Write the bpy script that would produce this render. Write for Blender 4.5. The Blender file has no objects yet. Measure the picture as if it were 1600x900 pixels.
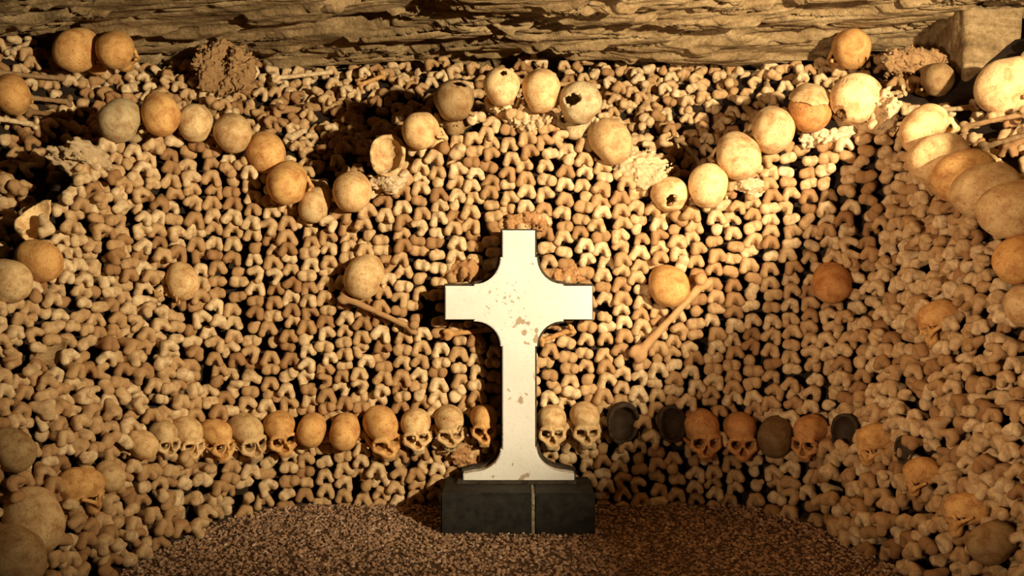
import bpy, math, random
import numpy as np
from mathutils import Matrix, Vector

rng = np.random.default_rng(7)
random.seed(7)
SC = bpy.context.scene
COL = SC.collection

# ------------------------------------------------------------------ camera
FPX = 1400.0                      # focal length in pixels of the 1600 x 900 frame
EYE = 0.95                        # eye height above the gravel floor
HOR = 420.0                       # horizon row
cam_d = bpy.data.cameras.new('camera')
cam = bpy.data.objects.new('camera', cam_d)
COL.objects.link(cam)
cam.location = (0, 0, EYE)
cam.rotation_euler = (math.pi / 2, 0, 0)
cam_d.sensor_width = 36.0
cam_d.lens = 36.0 * FPX / 1600.0
cam_d.shift_y = -(450.0 - HOR) / 1600.0
cam_d.clip_start = 0.02
SC.camera = cam

# ------------------------------------------------------------------ world, lamps, exposure
SC.view_settings.view_transform = 'Standard'
SC.view_settings.look = 'None'
SC.view_settings.gamma = 1.0
SC.view_settings.exposure = 0.0
SC.view_settings.use_curve_mapping = False
w = bpy.data.worlds.new('world')
SC.world = w
w.use_nodes = True
w.node_tree.nodes['Background'].inputs[0].default_value = (1.0, 0.66, 0.36, 1)
w.node_tree.nodes['Background'].inputs[1].default_value = 0.012


def aim(o, target):
    o.rotation_euler = (Vector(target) - o.location).to_track_quat('-Z', 'Y').to_euler()


def spot(name, loc, target, power, size, blend, radius, col):
    l = bpy.data.lights.new(name, 'SPOT')
    l.energy = power
    l.spot_size = math.radians(size)
    l.spot_blend = blend
    l.shadow_soft_size = radius
    l.color = col
    o = bpy.data.objects.new(name, l)
    COL.objects.link(o)
    o.location = loc
    aim(o, target)
    return o


LAMP = np.array([2.0, 0.4, 1.45])
spot('gallery_lamp', LAMP, (0.25, 3.5, 1.95), 1330, 93, 1.0, 0.045, (1.0, 0.865, 0.61))
spot('added_fill_lamp', (-1.1, 0.2, 0.7), (1.42, 3.05, 1.38), 420, 52, 1.0, 0.16, (1.0, 0.75, 0.50))  # unseen fill lamp, added to brighten the shaded side

# ------------------------------------------------------------------ helpers
def vhash(ix, iy, seed):
    h = np.sin(ix * 127.1 + iy * 311.7 + seed * 74.7) * 43758.5453
    return h - np.floor(h)


def vnoise(x, y, seed=0):
    x = np.asarray(x, float)
    y = np.asarray(y, float)
    ix, iy = np.floor(x), np.floor(y)
    fx, fy = x - ix, y - iy
    fx = fx * fx * (3 - 2 * fx)
    fy = fy * fy * (3 - 2 * fy)
    a = vhash(ix, iy, seed)
    b = vhash(ix + 1, iy, seed)
    c = vhash(ix, iy + 1, seed)
    d = vhash(ix + 1, iy + 1, seed)
    return a + (b - a) * fx + (c - a) * fy + (a - b - c + d) * fx * fy


def fbm(x, y, seed=0, octv=4):
    v, a, t = 0, 0.5, 0
    for k in range(octv):
        v = v + a * vnoise(x * 2 ** k, y * 2 ** k, seed + k * 17)
        t += a
        a *= 0.5
    return v / t


def wob(X, Y, Z, amp, freq, seed):
    r = np.random.default_rng(seed)
    v = 0
    for k in range(5):
        d = r.normal(size=3)
        d /= np.linalg.norm(d)
        f = freq * (0.6 + 1.2 * r.random())
        v = v + np.sin((d[0] * X + d[1] * Y + d[2] * Z) * f + r.random() * 6.28)
    return amp * v / 2.2


def ell(X, Y, Z, c, r):
    dx, dy, dz = (X - c[0]) / r[0], (Y - c[1]) / r[1], (Z - c[2]) / r[2]
    k = np.sqrt(dx * dx + dy * dy + dz * dz) + 1e-9
    k2 = np.sqrt((dx / r[0]) ** 2 + (dy / r[1]) ** 2 + (dz / r[2]) ** 2) + 1e-9
    return k * (k - 1) / k2


def cap(X, Y, Z, a, b, ra, rb):
    a = np.array(a, float)
    b = np.array(b, float)
    ab = b - a
    t = ((X - a[0]) * ab[0] + (Y - a[1]) * ab[1] + (Z - a[2]) * ab[2]) / (ab @ ab)
    t = np.clip(t, 0, 1)
    d = np.sqrt((X - a[0] - t * ab[0]) ** 2 + (Y - a[1] - t * ab[1]) ** 2 + (Z - a[2] - t * ab[2]) ** 2)
    return d - (ra + (rb - ra) * t)


def smin(a, b, k):
    h = np.clip(0.5 + 0.5 * (b - a) / k, 0, 1)
    return b + (a - b) * h - k * h * (1 - h)


def smax(a, b, k):
    return -smin(-a, -b, k)


def surfnet(f, lo, hi, h):
    """a closed surface of f < 0 as quads"""
    lo = np.array(lo, float)
    n = np.ceil((np.array(hi) - lo) / h).astype(int) + 1
    ax = [lo[i] + h * np.arange(n[i]) for i in range(3)]
    X, Y, Z = np.meshgrid(*ax, indexing='ij')
    D = f(X, Y, Z)
    S = D < 0
    m = n - 1
    cnt = np.zeros(m)
    acc = np.zeros(tuple(m) + (3,))
    base = np.stack(np.meshgrid(*[np.arange(k) for k in m], indexing='ij'), -1).astype(float)
    for a in range(3):
        b, c = (a + 1) % 3, (a + 2) % 3
        for ob in (0, 1):
            for oc in (0, 1):
                sl0, sl1 = [None] * 3, [None] * 3
                sl0[a], sl1[a] = slice(0, m[a]), slice(1, m[a] + 1)
                sl0[b] = sl1[b] = slice(ob, ob + m[b])
                sl0[c] = sl1[c] = slice(oc, oc + m[c])
                d0, d1 = D[tuple(sl0)], D[tuple(sl1)]
                cr = (d0 < 0) != (d1 < 0)
                t = np.where(cr, d0 / np.where(cr, d0 - d1, 1), 0)
                p = base.copy()
                p[..., b] += ob
                p[..., c] += oc
                p[..., a] += t
                acc += p * cr[..., None]
                cnt += cr
    mix = cnt > 0
    idx = -np.ones(m, int)
    idx[mix] = np.arange(mix.sum())
    V = acc[mix] / cnt[mix][:, None] * h + lo
    F = []
    for a in range(3):
        b, c = (a + 1) % 3, (a + 2) % 3
        sl0, sl1 = [None] * 3, [None] * 3
        sl0[a], sl1[a] = slice(0, m[a]), slice(1, m[a] + 1)
        for q in (b, c):
            sl0[q] = sl1[q] = slice(1, m[q])
        s0, s1 = S[tuple(sl0)], S[tuple(sl1)]

        def cell(ob, oc):
            s = [None] * 3
            s[a] = slice(0, m[a])
            s[b] = slice(1 + ob, m[b] + ob)
            s[c] = slice(1 + oc, m[c] + oc)
            return idx[tuple(s)]
        q = np.stack([cell(-1, -1), cell(0, -1), cell(0, 0), cell(-1, 0)], -1)
        F.append(q[s0 & ~s1])
        F.append(q[s1 & ~s0][:, ::-1])
    F = np.concatenate(F)
    F = F[(F >= 0).all(1)]
    # pull the vertices onto the surface
    e = h * 0.2
    for _ in range(2):
        x, y, z = V.T
        d = f(x, y, z)
        g = np.stack([f(x + e, y, z) - f(x - e, y, z), f(x, y + e, z) - f(x, y - e, z), f(x, y, z + e) - f(x, y, z - e)], -1) / (2 * e)
        g2 = (g * g).sum(1) + 0.15
        V = V - np.clip(d / g2, -0.6 * h, 0.6 * h)[:, None] * g
    return V, F


def make_mesh(name, V, F, mat=None, smooth=True, tint=None):
    V = np.asarray(V, np.float32)
    F = np.asarray(F, np.int32)
    k = F.shape[1]
    me = bpy.data.meshes.new(name)
    me.vertices.add(len(V))
    me.vertices.foreach_set('co', V.ravel())
    me.loops.add(F.size)
    me.loops.foreach_set('vertex_index', F.ravel())
    me.polygons.add(len(F))
    me.polygons.foreach_set('loop_start', np.arange(0, F.size, k, dtype=np.int32))
    me.polygons.foreach_set('loop_total', np.full(len(F), k, np.int32))
    me.update(calc_edges=True)
    me.polygons.foreach_set('use_smooth', np.full(len(F), smooth))
    if tint is not None:
        at = me.attributes.new('tint', 'FLOAT', 'POINT')
        at.data.foreach_set('value', np.asarray(tint, np.float32))
    if mat:
        me.materials.append(mat)
    me.validate()
    return me


def link(name, me, parent=None, label=None, cat=None, group=None, kind=None):
    o = bpy.data.objects.new(name, me)
    COL.objects.link(o)
    if parent:
        o.parent = parent
    if label:
        o['label'] = label
    if cat:
        o['category'] = cat
    if group:
        o['group'] = group
    if kind:
        o['kind'] = kind
    return o


def place(o, R, p, s=1.0):
    M = np.eye(4)
    M[:3, :3] = R * s
    M[:3, 3] = p
    o.matrix_world = Matrix(M.tolist())


def rx(a):
    c, s = math.cos(a), math.sin(a)
    return np.array([[1, 0, 0], [0, c, -s], [0, s, c]])


def ry(a):
    c, s = math.cos(a), math.sin(a)
    return np.array([[c, 0, s], [0, 1, 0], [-s, 0, c]])


def rz(a):
    c, s = math.cos(a), math.sin(a)
    return np.array([[c, -s, 0], [s, c, 0], [0, 0, 1]])


def proj(P):
    P = np.asarray(P, float)
    y = np.maximum(P[..., 1], 0.05)
    return np.stack([800 + FPX * P[..., 0] / y, HOR - FPX * (P[..., 2] - EYE) / y], -1)


def at(px, py, D):
    return np.array([(px - 800) / FPX * D, D, EYE - (py - HOR) / FPX * D])


# ------------------------------------------------------------------ materials
def nodes_of(name):
    m = bpy.data.materials.new(name)
    m.use_nodes = True
    nt = m.node_tree
    return m, nt, nt.nodes['Principled BSDF'], nt.nodes.new, nt.links.new


def ramp(nt, stops):
    r = nt.nodes.new('ShaderNodeValToRGB')
    e = r.color_ramp.elements
    while len(e) < len(stops):
        e.new(0.5)
    for el, (p, c) in zip(e, stops):
        el.position = p
        el.color = (*c, 1)
    return r


def mixc(nt, mode, fac, a, b):
    n = nt.nodes.new('ShaderNodeMix')
    n.data_type = 'RGBA'
    n.blend_type = mode
    for i, v in ((0, fac), (6, a), (7, b)):
        if hasattr(v, 'is_linked'):
            nt.links.new(v, n.inputs[i])
        elif i == 0:
            n.inputs[0].default_value = v
        else:
            n.inputs[i].default_value = (*v, 1)
    return n.outputs[2]


def noise(nt, scale, detail=4, rough=0.55, coord=None, dist=0.0):
    n = nt.nodes.new('ShaderNodeTexNoise')
    n.inputs['Scale'].default_value = scale
    n.inputs['Detail'].default_value = detail
    n.inputs['Roughness'].default_value = rough
    n.inputs['Distortion'].default_value = dist
    if coord is not None:
        nt.links.new(coord, n.inputs['Vector'])
    return n.outputs['Fac']


def bone_material(name, stops, stain, mot=42, bump=0.7, dark=0.5, strong=0.65, span=(0.38, 0.66)):
    m, nt, b, N, L = nodes_of(name)
    tc = N('ShaderNodeTexCoord').outputs['Object']
    oi = N('ShaderNodeObjectInfo')
    at_ = N('ShaderNodeAttribute')
    at_.attribute_name = 'tint'
    add = N('ShaderNodeMath')
    add.operation = 'ADD'
    L(at_.outputs['Fac'], add.inputs[0])
    L(oi.outputs['Random'], add.inputs[1])
    fr = N('ShaderNodeMath')
    fr.operation = 'FRACT'
    L(add.outputs[0], fr.inputs[0])
    base = ramp(nt, stops)
    L(fr.outputs[0], base.inputs[0])
    # offset the pattern from bone to bone
    off = N('ShaderNodeVectorMath')
    off.operation = 'ADD'
    L(tc, off.inputs[0])
    sc = N('ShaderNodeMath')
    sc.operation = 'MULTIPLY'
    L(oi.outputs['Random'], sc.inputs[0])
    sc.inputs[1].default_value = 9.0
    L(sc.outputs[0], off.inputs[1])
    co = off.outputs[0]
    n1 = noise(nt, mot, 5, 0.6, co, 0.3)
    r1 = ramp(nt, [(span[0], (0, 0, 0)), (span[1], (1, 1, 1))])
    L(n1, r1.inputs[0])
    c = mixc(nt, 'MIX', 0.0, (1, 1, 1), (1, 1, 1))
    fac1 = N('ShaderNodeMath')
    fac1.operation = 'MULTIPLY'
    L(r1.outputs[0], fac1.inputs[0])
    fac1.inputs[1].default_value = strong
    c = mixc(nt, 'MIX', fac1.outputs[0], base.outputs[0], stain)
    n2 = noise(nt, mot * 5.5, 3, 0.7, co)
    r2 = ramp(nt, [(0.30, (dark, dark * 0.86, dark * 0.72)), (0.46, (1, 1, 1))])
    L(n2, r2.inputs[0])
    c = mixc(nt, 'MULTIPLY', 0.8, c, r2.outputs[0])
    c = mixc(nt, 'MULTIPLY', 1.0, c, oi.outputs['Color'])
    L(c, b.inputs['Base Color'])
    b.inputs['Roughness'].default_value = 0.72
    b.inputs['Specular IOR Level'].default_value = 0.25
    bp = N('ShaderNodeBump')
    bp.inputs['Strength'].default_value = bump
    bp.inputs['Distance'].default_value = 0.003
    L(n2, bp.inputs['Height'])
    L(bp.outputs[0], b.inputs['Normal'])
    return m


M_BONE = bone_material('bone_ends', [(0.0, (0.26, 0.125, 0.045)), (0.25, (0.46, 0.27, 0.115)), (0.6, (0.60, 0.40, 0.195)), (1.0, (0.73, 0.54, 0.30))], (0.34, 0.17, 0.06), strong=0.75)
M_SKULL = bone_material('skull_bone', [(0.0, (0.56, 0.36, 0.155)), (1.0, (0.66, 0.45, 0.21))], (0.34, 0.155, 0.05), mot=24, bump=0.5, dark=0.42, strong=0.8, span=(0.42, 0.66))
M_MORTAR = bone_material('lime_mortar', [(0.0, (0.52, 0.37, 0.20)), (1.0, (0.60, 0.44, 0.26))], (0.36, 0.21, 0.09), mot=60, bump=0.9, dark=0.5)
M_GRAVEL = bone_material('gravel', [(0.0, (0.15, 0.085, 0.048)), (0.5, (0.42, 0.25, 0.14)), (0.9, (0.56, 0.35, 0.205)), (1.0, (0.74, 0.55, 0.38))], (0.27, 0.15, 0.085), mot=90, bump=0.3)


def plain_material(name, c0, c1, scale, rough=0.95, bump=0.6, dist=0.01):
    m, nt, b, N, L = nodes_of(name)
    tc = N('ShaderNodeTexCoord').outputs['Object']
    n1 = noise(nt, scale, 6, 0.6, tc)
    r = ramp(nt, [(0.35, c0), (0.7, c1)])
    L(n1, r.inputs[0])
    L(r.outputs[0], b.inputs['Base Color'])
    b.inputs['Roughness'].default_value = rough
    b.inputs['Specular IOR Level'].default_value = 0.2
    bp = N('ShaderNodeBump')
    bp.inputs['Strength'].default_value = bump
    bp.inputs['Distance'].default_value = dist
    L(noise(nt, scale * 4, 5, 0.6, tc), bp.inputs['Height'])
    L(bp.outputs[0], b.inputs['Normal'])
    return m


M_CORE = plain_material('dark_earth_core', (0.014, 0.008, 0.004), (0.035, 0.019, 0.009), 14)
M_FLOOR = plain_material('packed_earth', (0.07, 0.04, 0.022), (0.13, 0.075, 0.04), 40)
M_BLACK = plain_material('black_stone', (0.008, 0.0065, 0.005), (0.030, 0.024, 0.016), 30, rough=0.7, bump=0.25, dist=0.004)
M_JOINT = plain_material('pale_joint_mortar', (0.10, 0.07, 0.04), (0.50, 0.40, 0.26), 160, bump=0.8, dist=0.004)
M_BACKING = plain_material('shadow_rim_and_plinth', (0.020, 0.015, 0.010), (0.075, 0.052, 0.03), 45, bump=0.5, dist=0.004)  # the rim's shade is in this colour; the plinth shares it


def rock_material():
    m, nt, b, N, L = nodes_of('quarry_limestone')
    tc = N('ShaderNodeTexCoord').outputs['Object']
    mp = N('ShaderNodeMapping')
    mp.inputs['Scale'].default_value = (0.45, 1.0, 2.0)
    mp.inputs['Rotation'].default_value = (0, 0, 0.12)
    L(tc, mp.inputs['Vector'])
    n1 = noise(nt, 7, 9, 0.68, mp.outputs[0], 0.8)
    r = ramp(nt, [(0.28, (0.12, 0.072, 0.030)), (0.47, (0.30, 0.19, 0.085)), (0.62, (0.42, 0.285, 0.14)), (0.8, (0.50, 0.35, 0.18))])
    L(n1, r.inputs[0])
    n2 = noise(nt, 60, 6, 0.7, tc)
    r2 = ramp(nt, [(0.32, (0.45, 0.42, 0.36)), (0.6, (1, 1, 1))])
    L(n2, r2.inputs[0])
    L(mixc(nt, 'MULTIPLY', 0.8, r.outputs[0], r2.outputs[0]), b.inputs['Base Color'])
    b.inputs['Roughness'].default_value = 0.95
    b.inputs['Specular IOR Level'].default_value = 0.15
    bp = N('ShaderNodeBump')
    bp.inputs['Strength'].default_value = 0.8
    bp.inputs['Distance'].default_value = 0.012
    L(n2, bp.inputs['Height'])
    L(bp.outputs[0], b.inputs['Normal'])
    return m


M_ROCK = rock_material()


def cross_material():
    m, nt, b, N, L = nodes_of('cream_painted_stone')
    tc = N('ShaderNodeTexCoord').outputs['Object']
    n1 = noise(nt, 5, 5, 0.6, tc)
    r = ramp(nt, [(0.35, (0.58, 0.53, 0.445)), (0.7, (0.66, 0.615, 0.535))])
    L(n1, r.inputs[0])
    # small chips and rusty stains
    n2 = noise(nt, 34, 3, 0.5, tc)
    n3 = noise(nt, 7, 1, 0.5, tc)
    mu = N('ShaderNodeMath')
    mu.operation = 'MULTIPLY'
    L(n2, mu.inputs[0])
    L(n3, mu.inputs[1])
    r2 = ramp(nt, [(0.365, (1, 1, 1)), (0.40, (0.50, 0.36, 0.22))])
    L(mu.outputs[0], r2.inputs[0])
    c = mixc(nt, 'MULTIPLY', 0.9, r.outputs[0], r2.outputs[0])
    # cluster of chips where the arms meet
    vm = N('ShaderNodeVectorMath')
    vm.operation = 'DISTANCE'
    L(tc, vm.inputs[0])
    vm.inputs[1].default_value = (-0.035, 3.36, 0.835)
    mr = N('ShaderNodeMapRange')
    mr.inputs['From Min'].default_value = 0.03
    mr.inputs['From Max'].default_value = 0.19
    mr.inputs['To Min'].default_value = 0.13
    mr.inputs['To Max'].default_value = -0.05
    L(vm.outputs['Value'], mr.inputs['Value'])
    ad = N('ShaderNodeMath')
    ad.operation = 'ADD'
    L(noise(nt, 55, 3, 0.6, tc), ad.inputs[0])
    L(mr.outputs[0], ad.inputs[1])
    r5 = ramp(nt, [(0.70, (1, 1, 1)), (0.74, (0.55, 0.42, 0.28))])
    L(ad.outputs[0], r5.inputs[0])
    c = mixc(nt, 'MULTIPLY', 0.9, c, r5.outputs[0])
    n4 = noise(nt, 80, 4, 0.7, tc)
    r4 = ramp(nt, [(0.28, (0.7, 0.6, 0.45)), (0.42, (1, 1, 1))])
    L(n4, r4.inputs[0])
    c = mixc(nt, 'MULTIPLY', 0.5, c, r4.outputs[0])
    L(c, b.inputs['Base Color'])
    b.inputs['Roughness'].default_value = 0.75
    bp = N('ShaderNodeBump')
    bp.inputs['Strength'].default_value = 0.25
    bp.inputs['Distance'].default_value = 0.003
    L(n4, bp.inputs['Height'])
    L(bp.outputs[0], b.inputs['Normal'])
    return m


M_CROSS = cross_material()

# ------------------------------------------------------------------ plan of the niche
YB = 3.5                                    # the flat back of the niche


def plan_par(z, s=0.0):
    t = np.clip(np.asarray(z, float) / 0.95, 0, 2.2)
    rt = np.asarray(s, float) > 0
    a = np.where(rt, np.interp(t, [0, 1, 1.7, 2.2], [0.75, 1.08, 1.10, 1.12]), np.interp(t, [0, 1, 1.7, 2.2], [0.75, 1.0, 1.08, 1.12]))
    r = np.where(rt, 0.36, np.interp(t, [0, 1, 1.7], [0.36, 0.46, 0.46]))
    ph = np.radians(np.where(rt, np.interp(t, [0, 1, 1.7], [76, 80, 80]), np.interp(t, [0, 1, 1.7], [74, 62, 60])))
    return a, r, ph


def plan(s, z, d=0.0):
    """point of the wall face at arc length s from the middle, height z, pushed d outwards (away from the room); and the turn"""
    s = np.asarray(s, float)
    a, r, ph = plan_par(z, s)
    sg = np.where(s < 0, -1.0, 1.0)
    u = np.abs(s)
    th = np.clip((u - a) / r, 0, ph)
    rest = np.maximum(u - a - r * ph, 0)
    x = np.minimum(u, a) + r * np.sin(th) + rest * np.cos(ph)
    y = YB - r * (1 - np.cos(th)) - rest * np.sin(ph)
    bulge = 0.03 * (fbm(s * 1.3 + 40, np.asarray(z, float) * 1.3 + 9, 5, 2) - 0.5)
    x = sg * (x + (d + bulge) * np.sin(th))
    y = y + (d + bulge) * np.cos(th)
    return np.stack([x, y, np.broadcast_to(np.asarray(z, float), x.shape)], -1), sg * th


def frame(turn):
    """columns: along the wall, into the wall, up"""
    c, s = math.cos(turn), math.sin(turn)
    return np.array([[c, s, 0], [-s, c, 0], [0, 0, 1.0]])


_S, _Z = np.meshgrid(np.linspace(-2.6, 2.6, 1041), np.linspace(0, 1.9, 381), indexing='ij')
_P, _T = plan(_S, _Z)
_PX = proj(_P)


def on_wall(px, py):
    d = (_PX[..., 0] - px) ** 2 + (_PX[..., 1] - py) ** 2
    i = np.unravel_index(np.argmin(d), d.shape)
    return _P[i], float(_T[i]), float(_S[i]), float(_Z[i])


# the wavy line of skulls, as pixels; the wall face ends there
RIM_PX = [(-60, 400), (8, 450), (58, 425), (80, 345), (125, 255), (190, 205), (253, 200), (307, 212), (362, 228), (412, 255), (455, 302), (495, 330), (550, 312), (610, 268),
          (662, 222), (711, 185), (784, 168), (845, 170), (905, 192), (950, 240), (1000, 275), (1047, 318), (1103, 305), (1150, 262), (1203, 224), (1265, 200),
          (1338, 190), (1420, 222), (1470, 275), (1520, 320), (1555, 375), (1590, 470)]
_r = sorted((on_wall(*p)[2], on_wall(*p)[3]) for p in RIM_PX)
RS = [-2.7, -2.45] + [q[0] for q in _r] + [2.10, 2.25, 2.6, 3.0, 3.4]
RZ = [1.0, 0.95] + [q[1] for q in _r] + [0.92, 1.04, 1.00, 0.86, 0.80]


def rim(s):
    return np.interp(s, RS, RZ)


def heap_z(s, d):
    z = 1.13 + (d - 0.12) * 1.12
    low = np.interp(np.abs(s), [1.6, 1.9, 2.2, 2.6], [0, 0.10, 0.35, 0.6])
    s_, d_ = np.asarray(s, float), np.asarray(d, float)
    z = z + 0.24 * np.exp(-((s_ - 1.36) / 0.22) ** 2) * np.clip((d_ - 0.2) / 0.25, 0, 1)       # piled higher in the shaded corner
    z = z + 0.12 * np.exp(-((s_ + 1.22) / 0.16) ** 2) * np.clip((d_ - 0.25) / 0.2, 0, 1)       # and under the clay lump
    return np.minimum(z - low, 1.97)


_HS, _HD = np.meshgrid(np.linspace(-2.1, 2.1, 421), np.linspace(0.10, 0.90, 161), indexing='ij')
_HP = plan(_HS, np.full(_HS.shape, 1.5), _HD)[0].copy()
_HP[..., 2] = heap_z(_HS, _HD)
_HX = proj(_HP)
_HT = _HP[..., 2] > np.interp(_HS, RS, RZ) - 0.10


def on_heap(px, py):
    d = (_HX[..., 0] - px) ** 2 + (_HX[..., 1] - py) ** 2 + np.where(_HT, 0, 1e6)
    return float(_HP[np.unravel_index(np.argmin(d), d.shape)][1])


# ------------------------------------------------------------------ setting: core, floor, ceiling
ss = np.linspace(-3.4, 3.4, 341)
cols = []
for s in ss:
    zr = float(rim(s)) - 0.03
    rows = [plan(s, z, 0.085)[0] for z in np.linspace(-0.05, zr, 18)]
    rows += [plan(s, zr, 0.13)[0]]
    for d in np.linspace(0.17, 1.15 if abs(s) < 1.9 else 0.5, 12):
        p = plan(s, 1.5 if abs(s) < 1.9 else zr, d)[0]
        p[2] = min(float(heap_z(s, d)) - 0.075, 1.95) if abs(s) < 2.0 else min(zr - 0.02, float(heap_z(s, d)) - 0.075)
        rows.append(p)
    cols.append(rows)
G = np.array(cols)
ns, nr = G.shape[:2]
G[..., 0] += 0.02 * (fbm(G[..., 2] * 9, G[..., 1] * 9, 3, 2) - 0.5)
I = np.arange(ns * nr).reshape(ns, nr)
F = np.stack([I[:-1, :-1], I[1:, :-1], I[1:, 1:], I[:-1, 1:]], -1).reshape(-1, 4)
link('wall_back', make_mesh('wall_back', G.reshape(-1, 3), F, M_CORE), kind='structure', label='dark earth core behind the stacked bones', cat='wall')

gx, gy = np.meshgrid(np.linspace(-2.3, 2.3, 120), np.linspace(-1.2, 3.75, 120), indexing='ij')


def floor_h(x, y):
    return 0.02 * (fbm(x * 2.2 + 7, y * 2.2, 11, 3) - 0.5) + 0.03 * np.clip((y - 3.1) / 0.4, 0, 1) ** 2


gz = floor_h(gx, gy)
I = np.arange(gx.size).reshape(gx.shape)
F = np.stack([I[:-1, :-1], I[1:, :-1], I[1:, 1:], I[:-1, 1:]], -1).reshape(-1, 4)
link('floor', make_mesh('floor', np.stack([gx, gy, gz], -1).reshape(-1, 3), F, M_FLOOR), kind='structure', label='packed brown earth floor under the gravel', cat='floor')

cx, cy = np.meshgrid(np.linspace(-3.2, 3.2, 560), np.concatenate([np.linspace(-1.2, 2.6, 160), np.linspace(2.6, 4.8, 620)[1:]]), indexing='ij')
wx = cx + 0.25 * cy
ty = cy + 0.16 * cx
t1 = fbm(wx * 0.9 + 3, ty * 2.0, 21, 3)
t2 = fbm(wx * 2.6 + 9, ty * 11, 31, 4)
t3 = fbm(wx * 8, ty * 34, 41, 3)
lay = t1 * 4.0 + t2 * 2.6 + t3 * 0.7
fr_ = lay - np.floor(lay)
st = np.floor(lay) + np.clip(fr_ / 0.16, 0, 1) ** 1.5
crack = np.exp(-((fr_ - 0.9) / 0.07) ** 2) * np.clip((fbm(wx * 3 + 50, ty * 5, 71, 2) - 0.42) / 0.1, 0, 1)
pit = np.clip((fbm(wx * 3.1 + 30, ty * 7, 81, 3) - 0.62) / 0.08, 0, 1)
cz = 1.985 + 0.024 * (st - 3.6) + 0.05 * (t1 - 0.5) + 0.045 * (t2 - 0.5) + 0.022 * (t3 - 0.5) + 0.05 * pit + 0.035 * crack
cz -= 0.05 * np.clip((-cx - 0.4), 0, 2)                       # hangs lower to one side
cz += 0.16 * np.clip((3.3 - cy) / 1.2, 0, 1)                  # rises towards the passage
CXA, CYA = cx[:, 0], cy[0]


def ceil_at(x, y):
    i = np.clip(np.searchsorted(CXA, x), 1, len(CXA) - 2)
    j = np.clip(np.searchsorted(CYA, y), 1, len(CYA) - 2)
    return np.minimum(np.minimum(cz[i, j], cz[i - 1, j]), np.minimum(cz[i, j - 1], cz[i + 1, j + 1]))


def ceil_low(P, r):
    return min(float(ceil_at(P[0] + a_, P[1] + b_)) for a_ in (-r, -r / 2, 0, r / 2, r) for b_ in (-r, -r / 2, 0, r / 2, r))


I = np.arange(cx.size).reshape(cx.shape)
F = np.stack([I[:-1, :-1], I[:-1, 1:], I[1:, 1:], I[1:, :-1]], -1).reshape(-1, 4)
link('ceiling', make_mesh('ceiling', np.stack([cx, cy, cz], -1).reshape(-1, 3), F, M_ROCK), kind='structure', label='rough layered limestone ceiling of the quarry', cat='ceiling')


# added unseen wall before the gallery lamp, its top shaped to throw the slanting shadow
XW = 1.70
edge = []
for (px_, py_, D_) in [(-200, 900, 2.77), (640, 900, 2.77), (862, 900, 2.77), (880, 720, 3.5), (1130, 478, 3.5), (1395, 215, 3.35)]:
    q = at(px_, py_, D_)
    f_ = (LAMP[0] - XW) / (LAMP[0] - q[0])
    edge.append(tuple((LAMP + f_ * (q - LAMP))[1:]))
edge.sort()
ey_, ez_ = [e[0] for e in edge] + [2.60], [e[1] for e in edge] + [1.02]
yy = np.linspace(min(ey_), 2.60, 60)
tz = np.interp(yy, ey_, ez_) + 0.010 * (fbm(yy * 14, yy * 0 + 3, 61, 3) - 0.5)
prof = [(0, -0.03), (0, None), (0.16, None), (0.16, -0.03)]
G = np.array([[(XW + dx + 0.015 * (vnoise(np.array(y * 9.0), np.array(k * 3.0), 8) - 0.5), y, z if z is not None else t) for k, (dx, z) in enumerate(prof)] for y, t in zip(yy, tz)], float)
ns, nr = G.shape[:2]
I = np.arange(ns * nr).reshape(ns, nr)
F = np.stack([I[:-1, :-1], I[1:, :-1], I[1:, 1:], I[:-1, 1:]], -1).reshape(-1, 4)
F = np.concatenate([F, [[I[0, 0], I[0, 1], I[0, 2], I[0, 3]], [I[-1, 3], I[-1, 2], I[-1, 1], I[-1, 0]]]])
F = np.ascontiguousarray(F[:, ::-1])
link('shadow_caster_wall', make_mesh('shadow_caster_wall', G.reshape(-1, 3), F, M_ROCK, smooth=False), kind='structure', label='added stone wall, top sloped to cast the slanting shadow', cat='wall')


def rough_block(name, lo, hi, label, seed):
    c = (np.array(lo) + hi) / 2
    e = (np.array(hi) - lo) / 2

    def f(X, Y, Z):
        q = [np.abs(X) - e[0] + 0.02, np.abs(Y) - e[1] + 0.02, np.abs(Z) - e[2] + 0.02]
        o = np.sqrt(sum(np.maximum(v, 0) ** 2 for v in q)) + np.minimum(np.maximum(np.maximum(q[0], q[1]), q[2]), 0) - 0.02
        return o + wob(X, Y, Z, 0.007, 30, seed) + wob(X, Y, Z, 0.004, 90, seed + 1)
    V, F = surfnet(f, -e - 0.03, e + 0.03, 0.018)
    o = link(name, make_mesh(name, V, F, M_ROCK), label=label, cat='stone')
    o.location = c
    return o


rough_block('stone_block', (1.83, 3.62, 1.30), (2.075, 4.05, 2.02), 'squared limestone block under the ceiling beside a dark gap', 3)
rough_block('stone_block', (2.13, 3.66, 1.25), (2.6, 4.1, 2.02), 'squared limestone block beyond the dark slot in the corner', 4)

# ------------------------------------------------------------------ the cross and its base
CY = 3.36                                    # front face of the cross
KP = FPX / CY


def cpt(px, py):
    return ((px - 800) / KP, EYE - (py - HOR) / KP)


def quarter(cx_, cy_, r, a0, a1, n=9):
    return [(cx_ + r * math.cos(math.radians(a0 + (a1 - a0) * k / n)), cy_ + r * math.sin(math.radians(a0 + (a1 - a0) * k / n))) for k in range(n + 1)]


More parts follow.
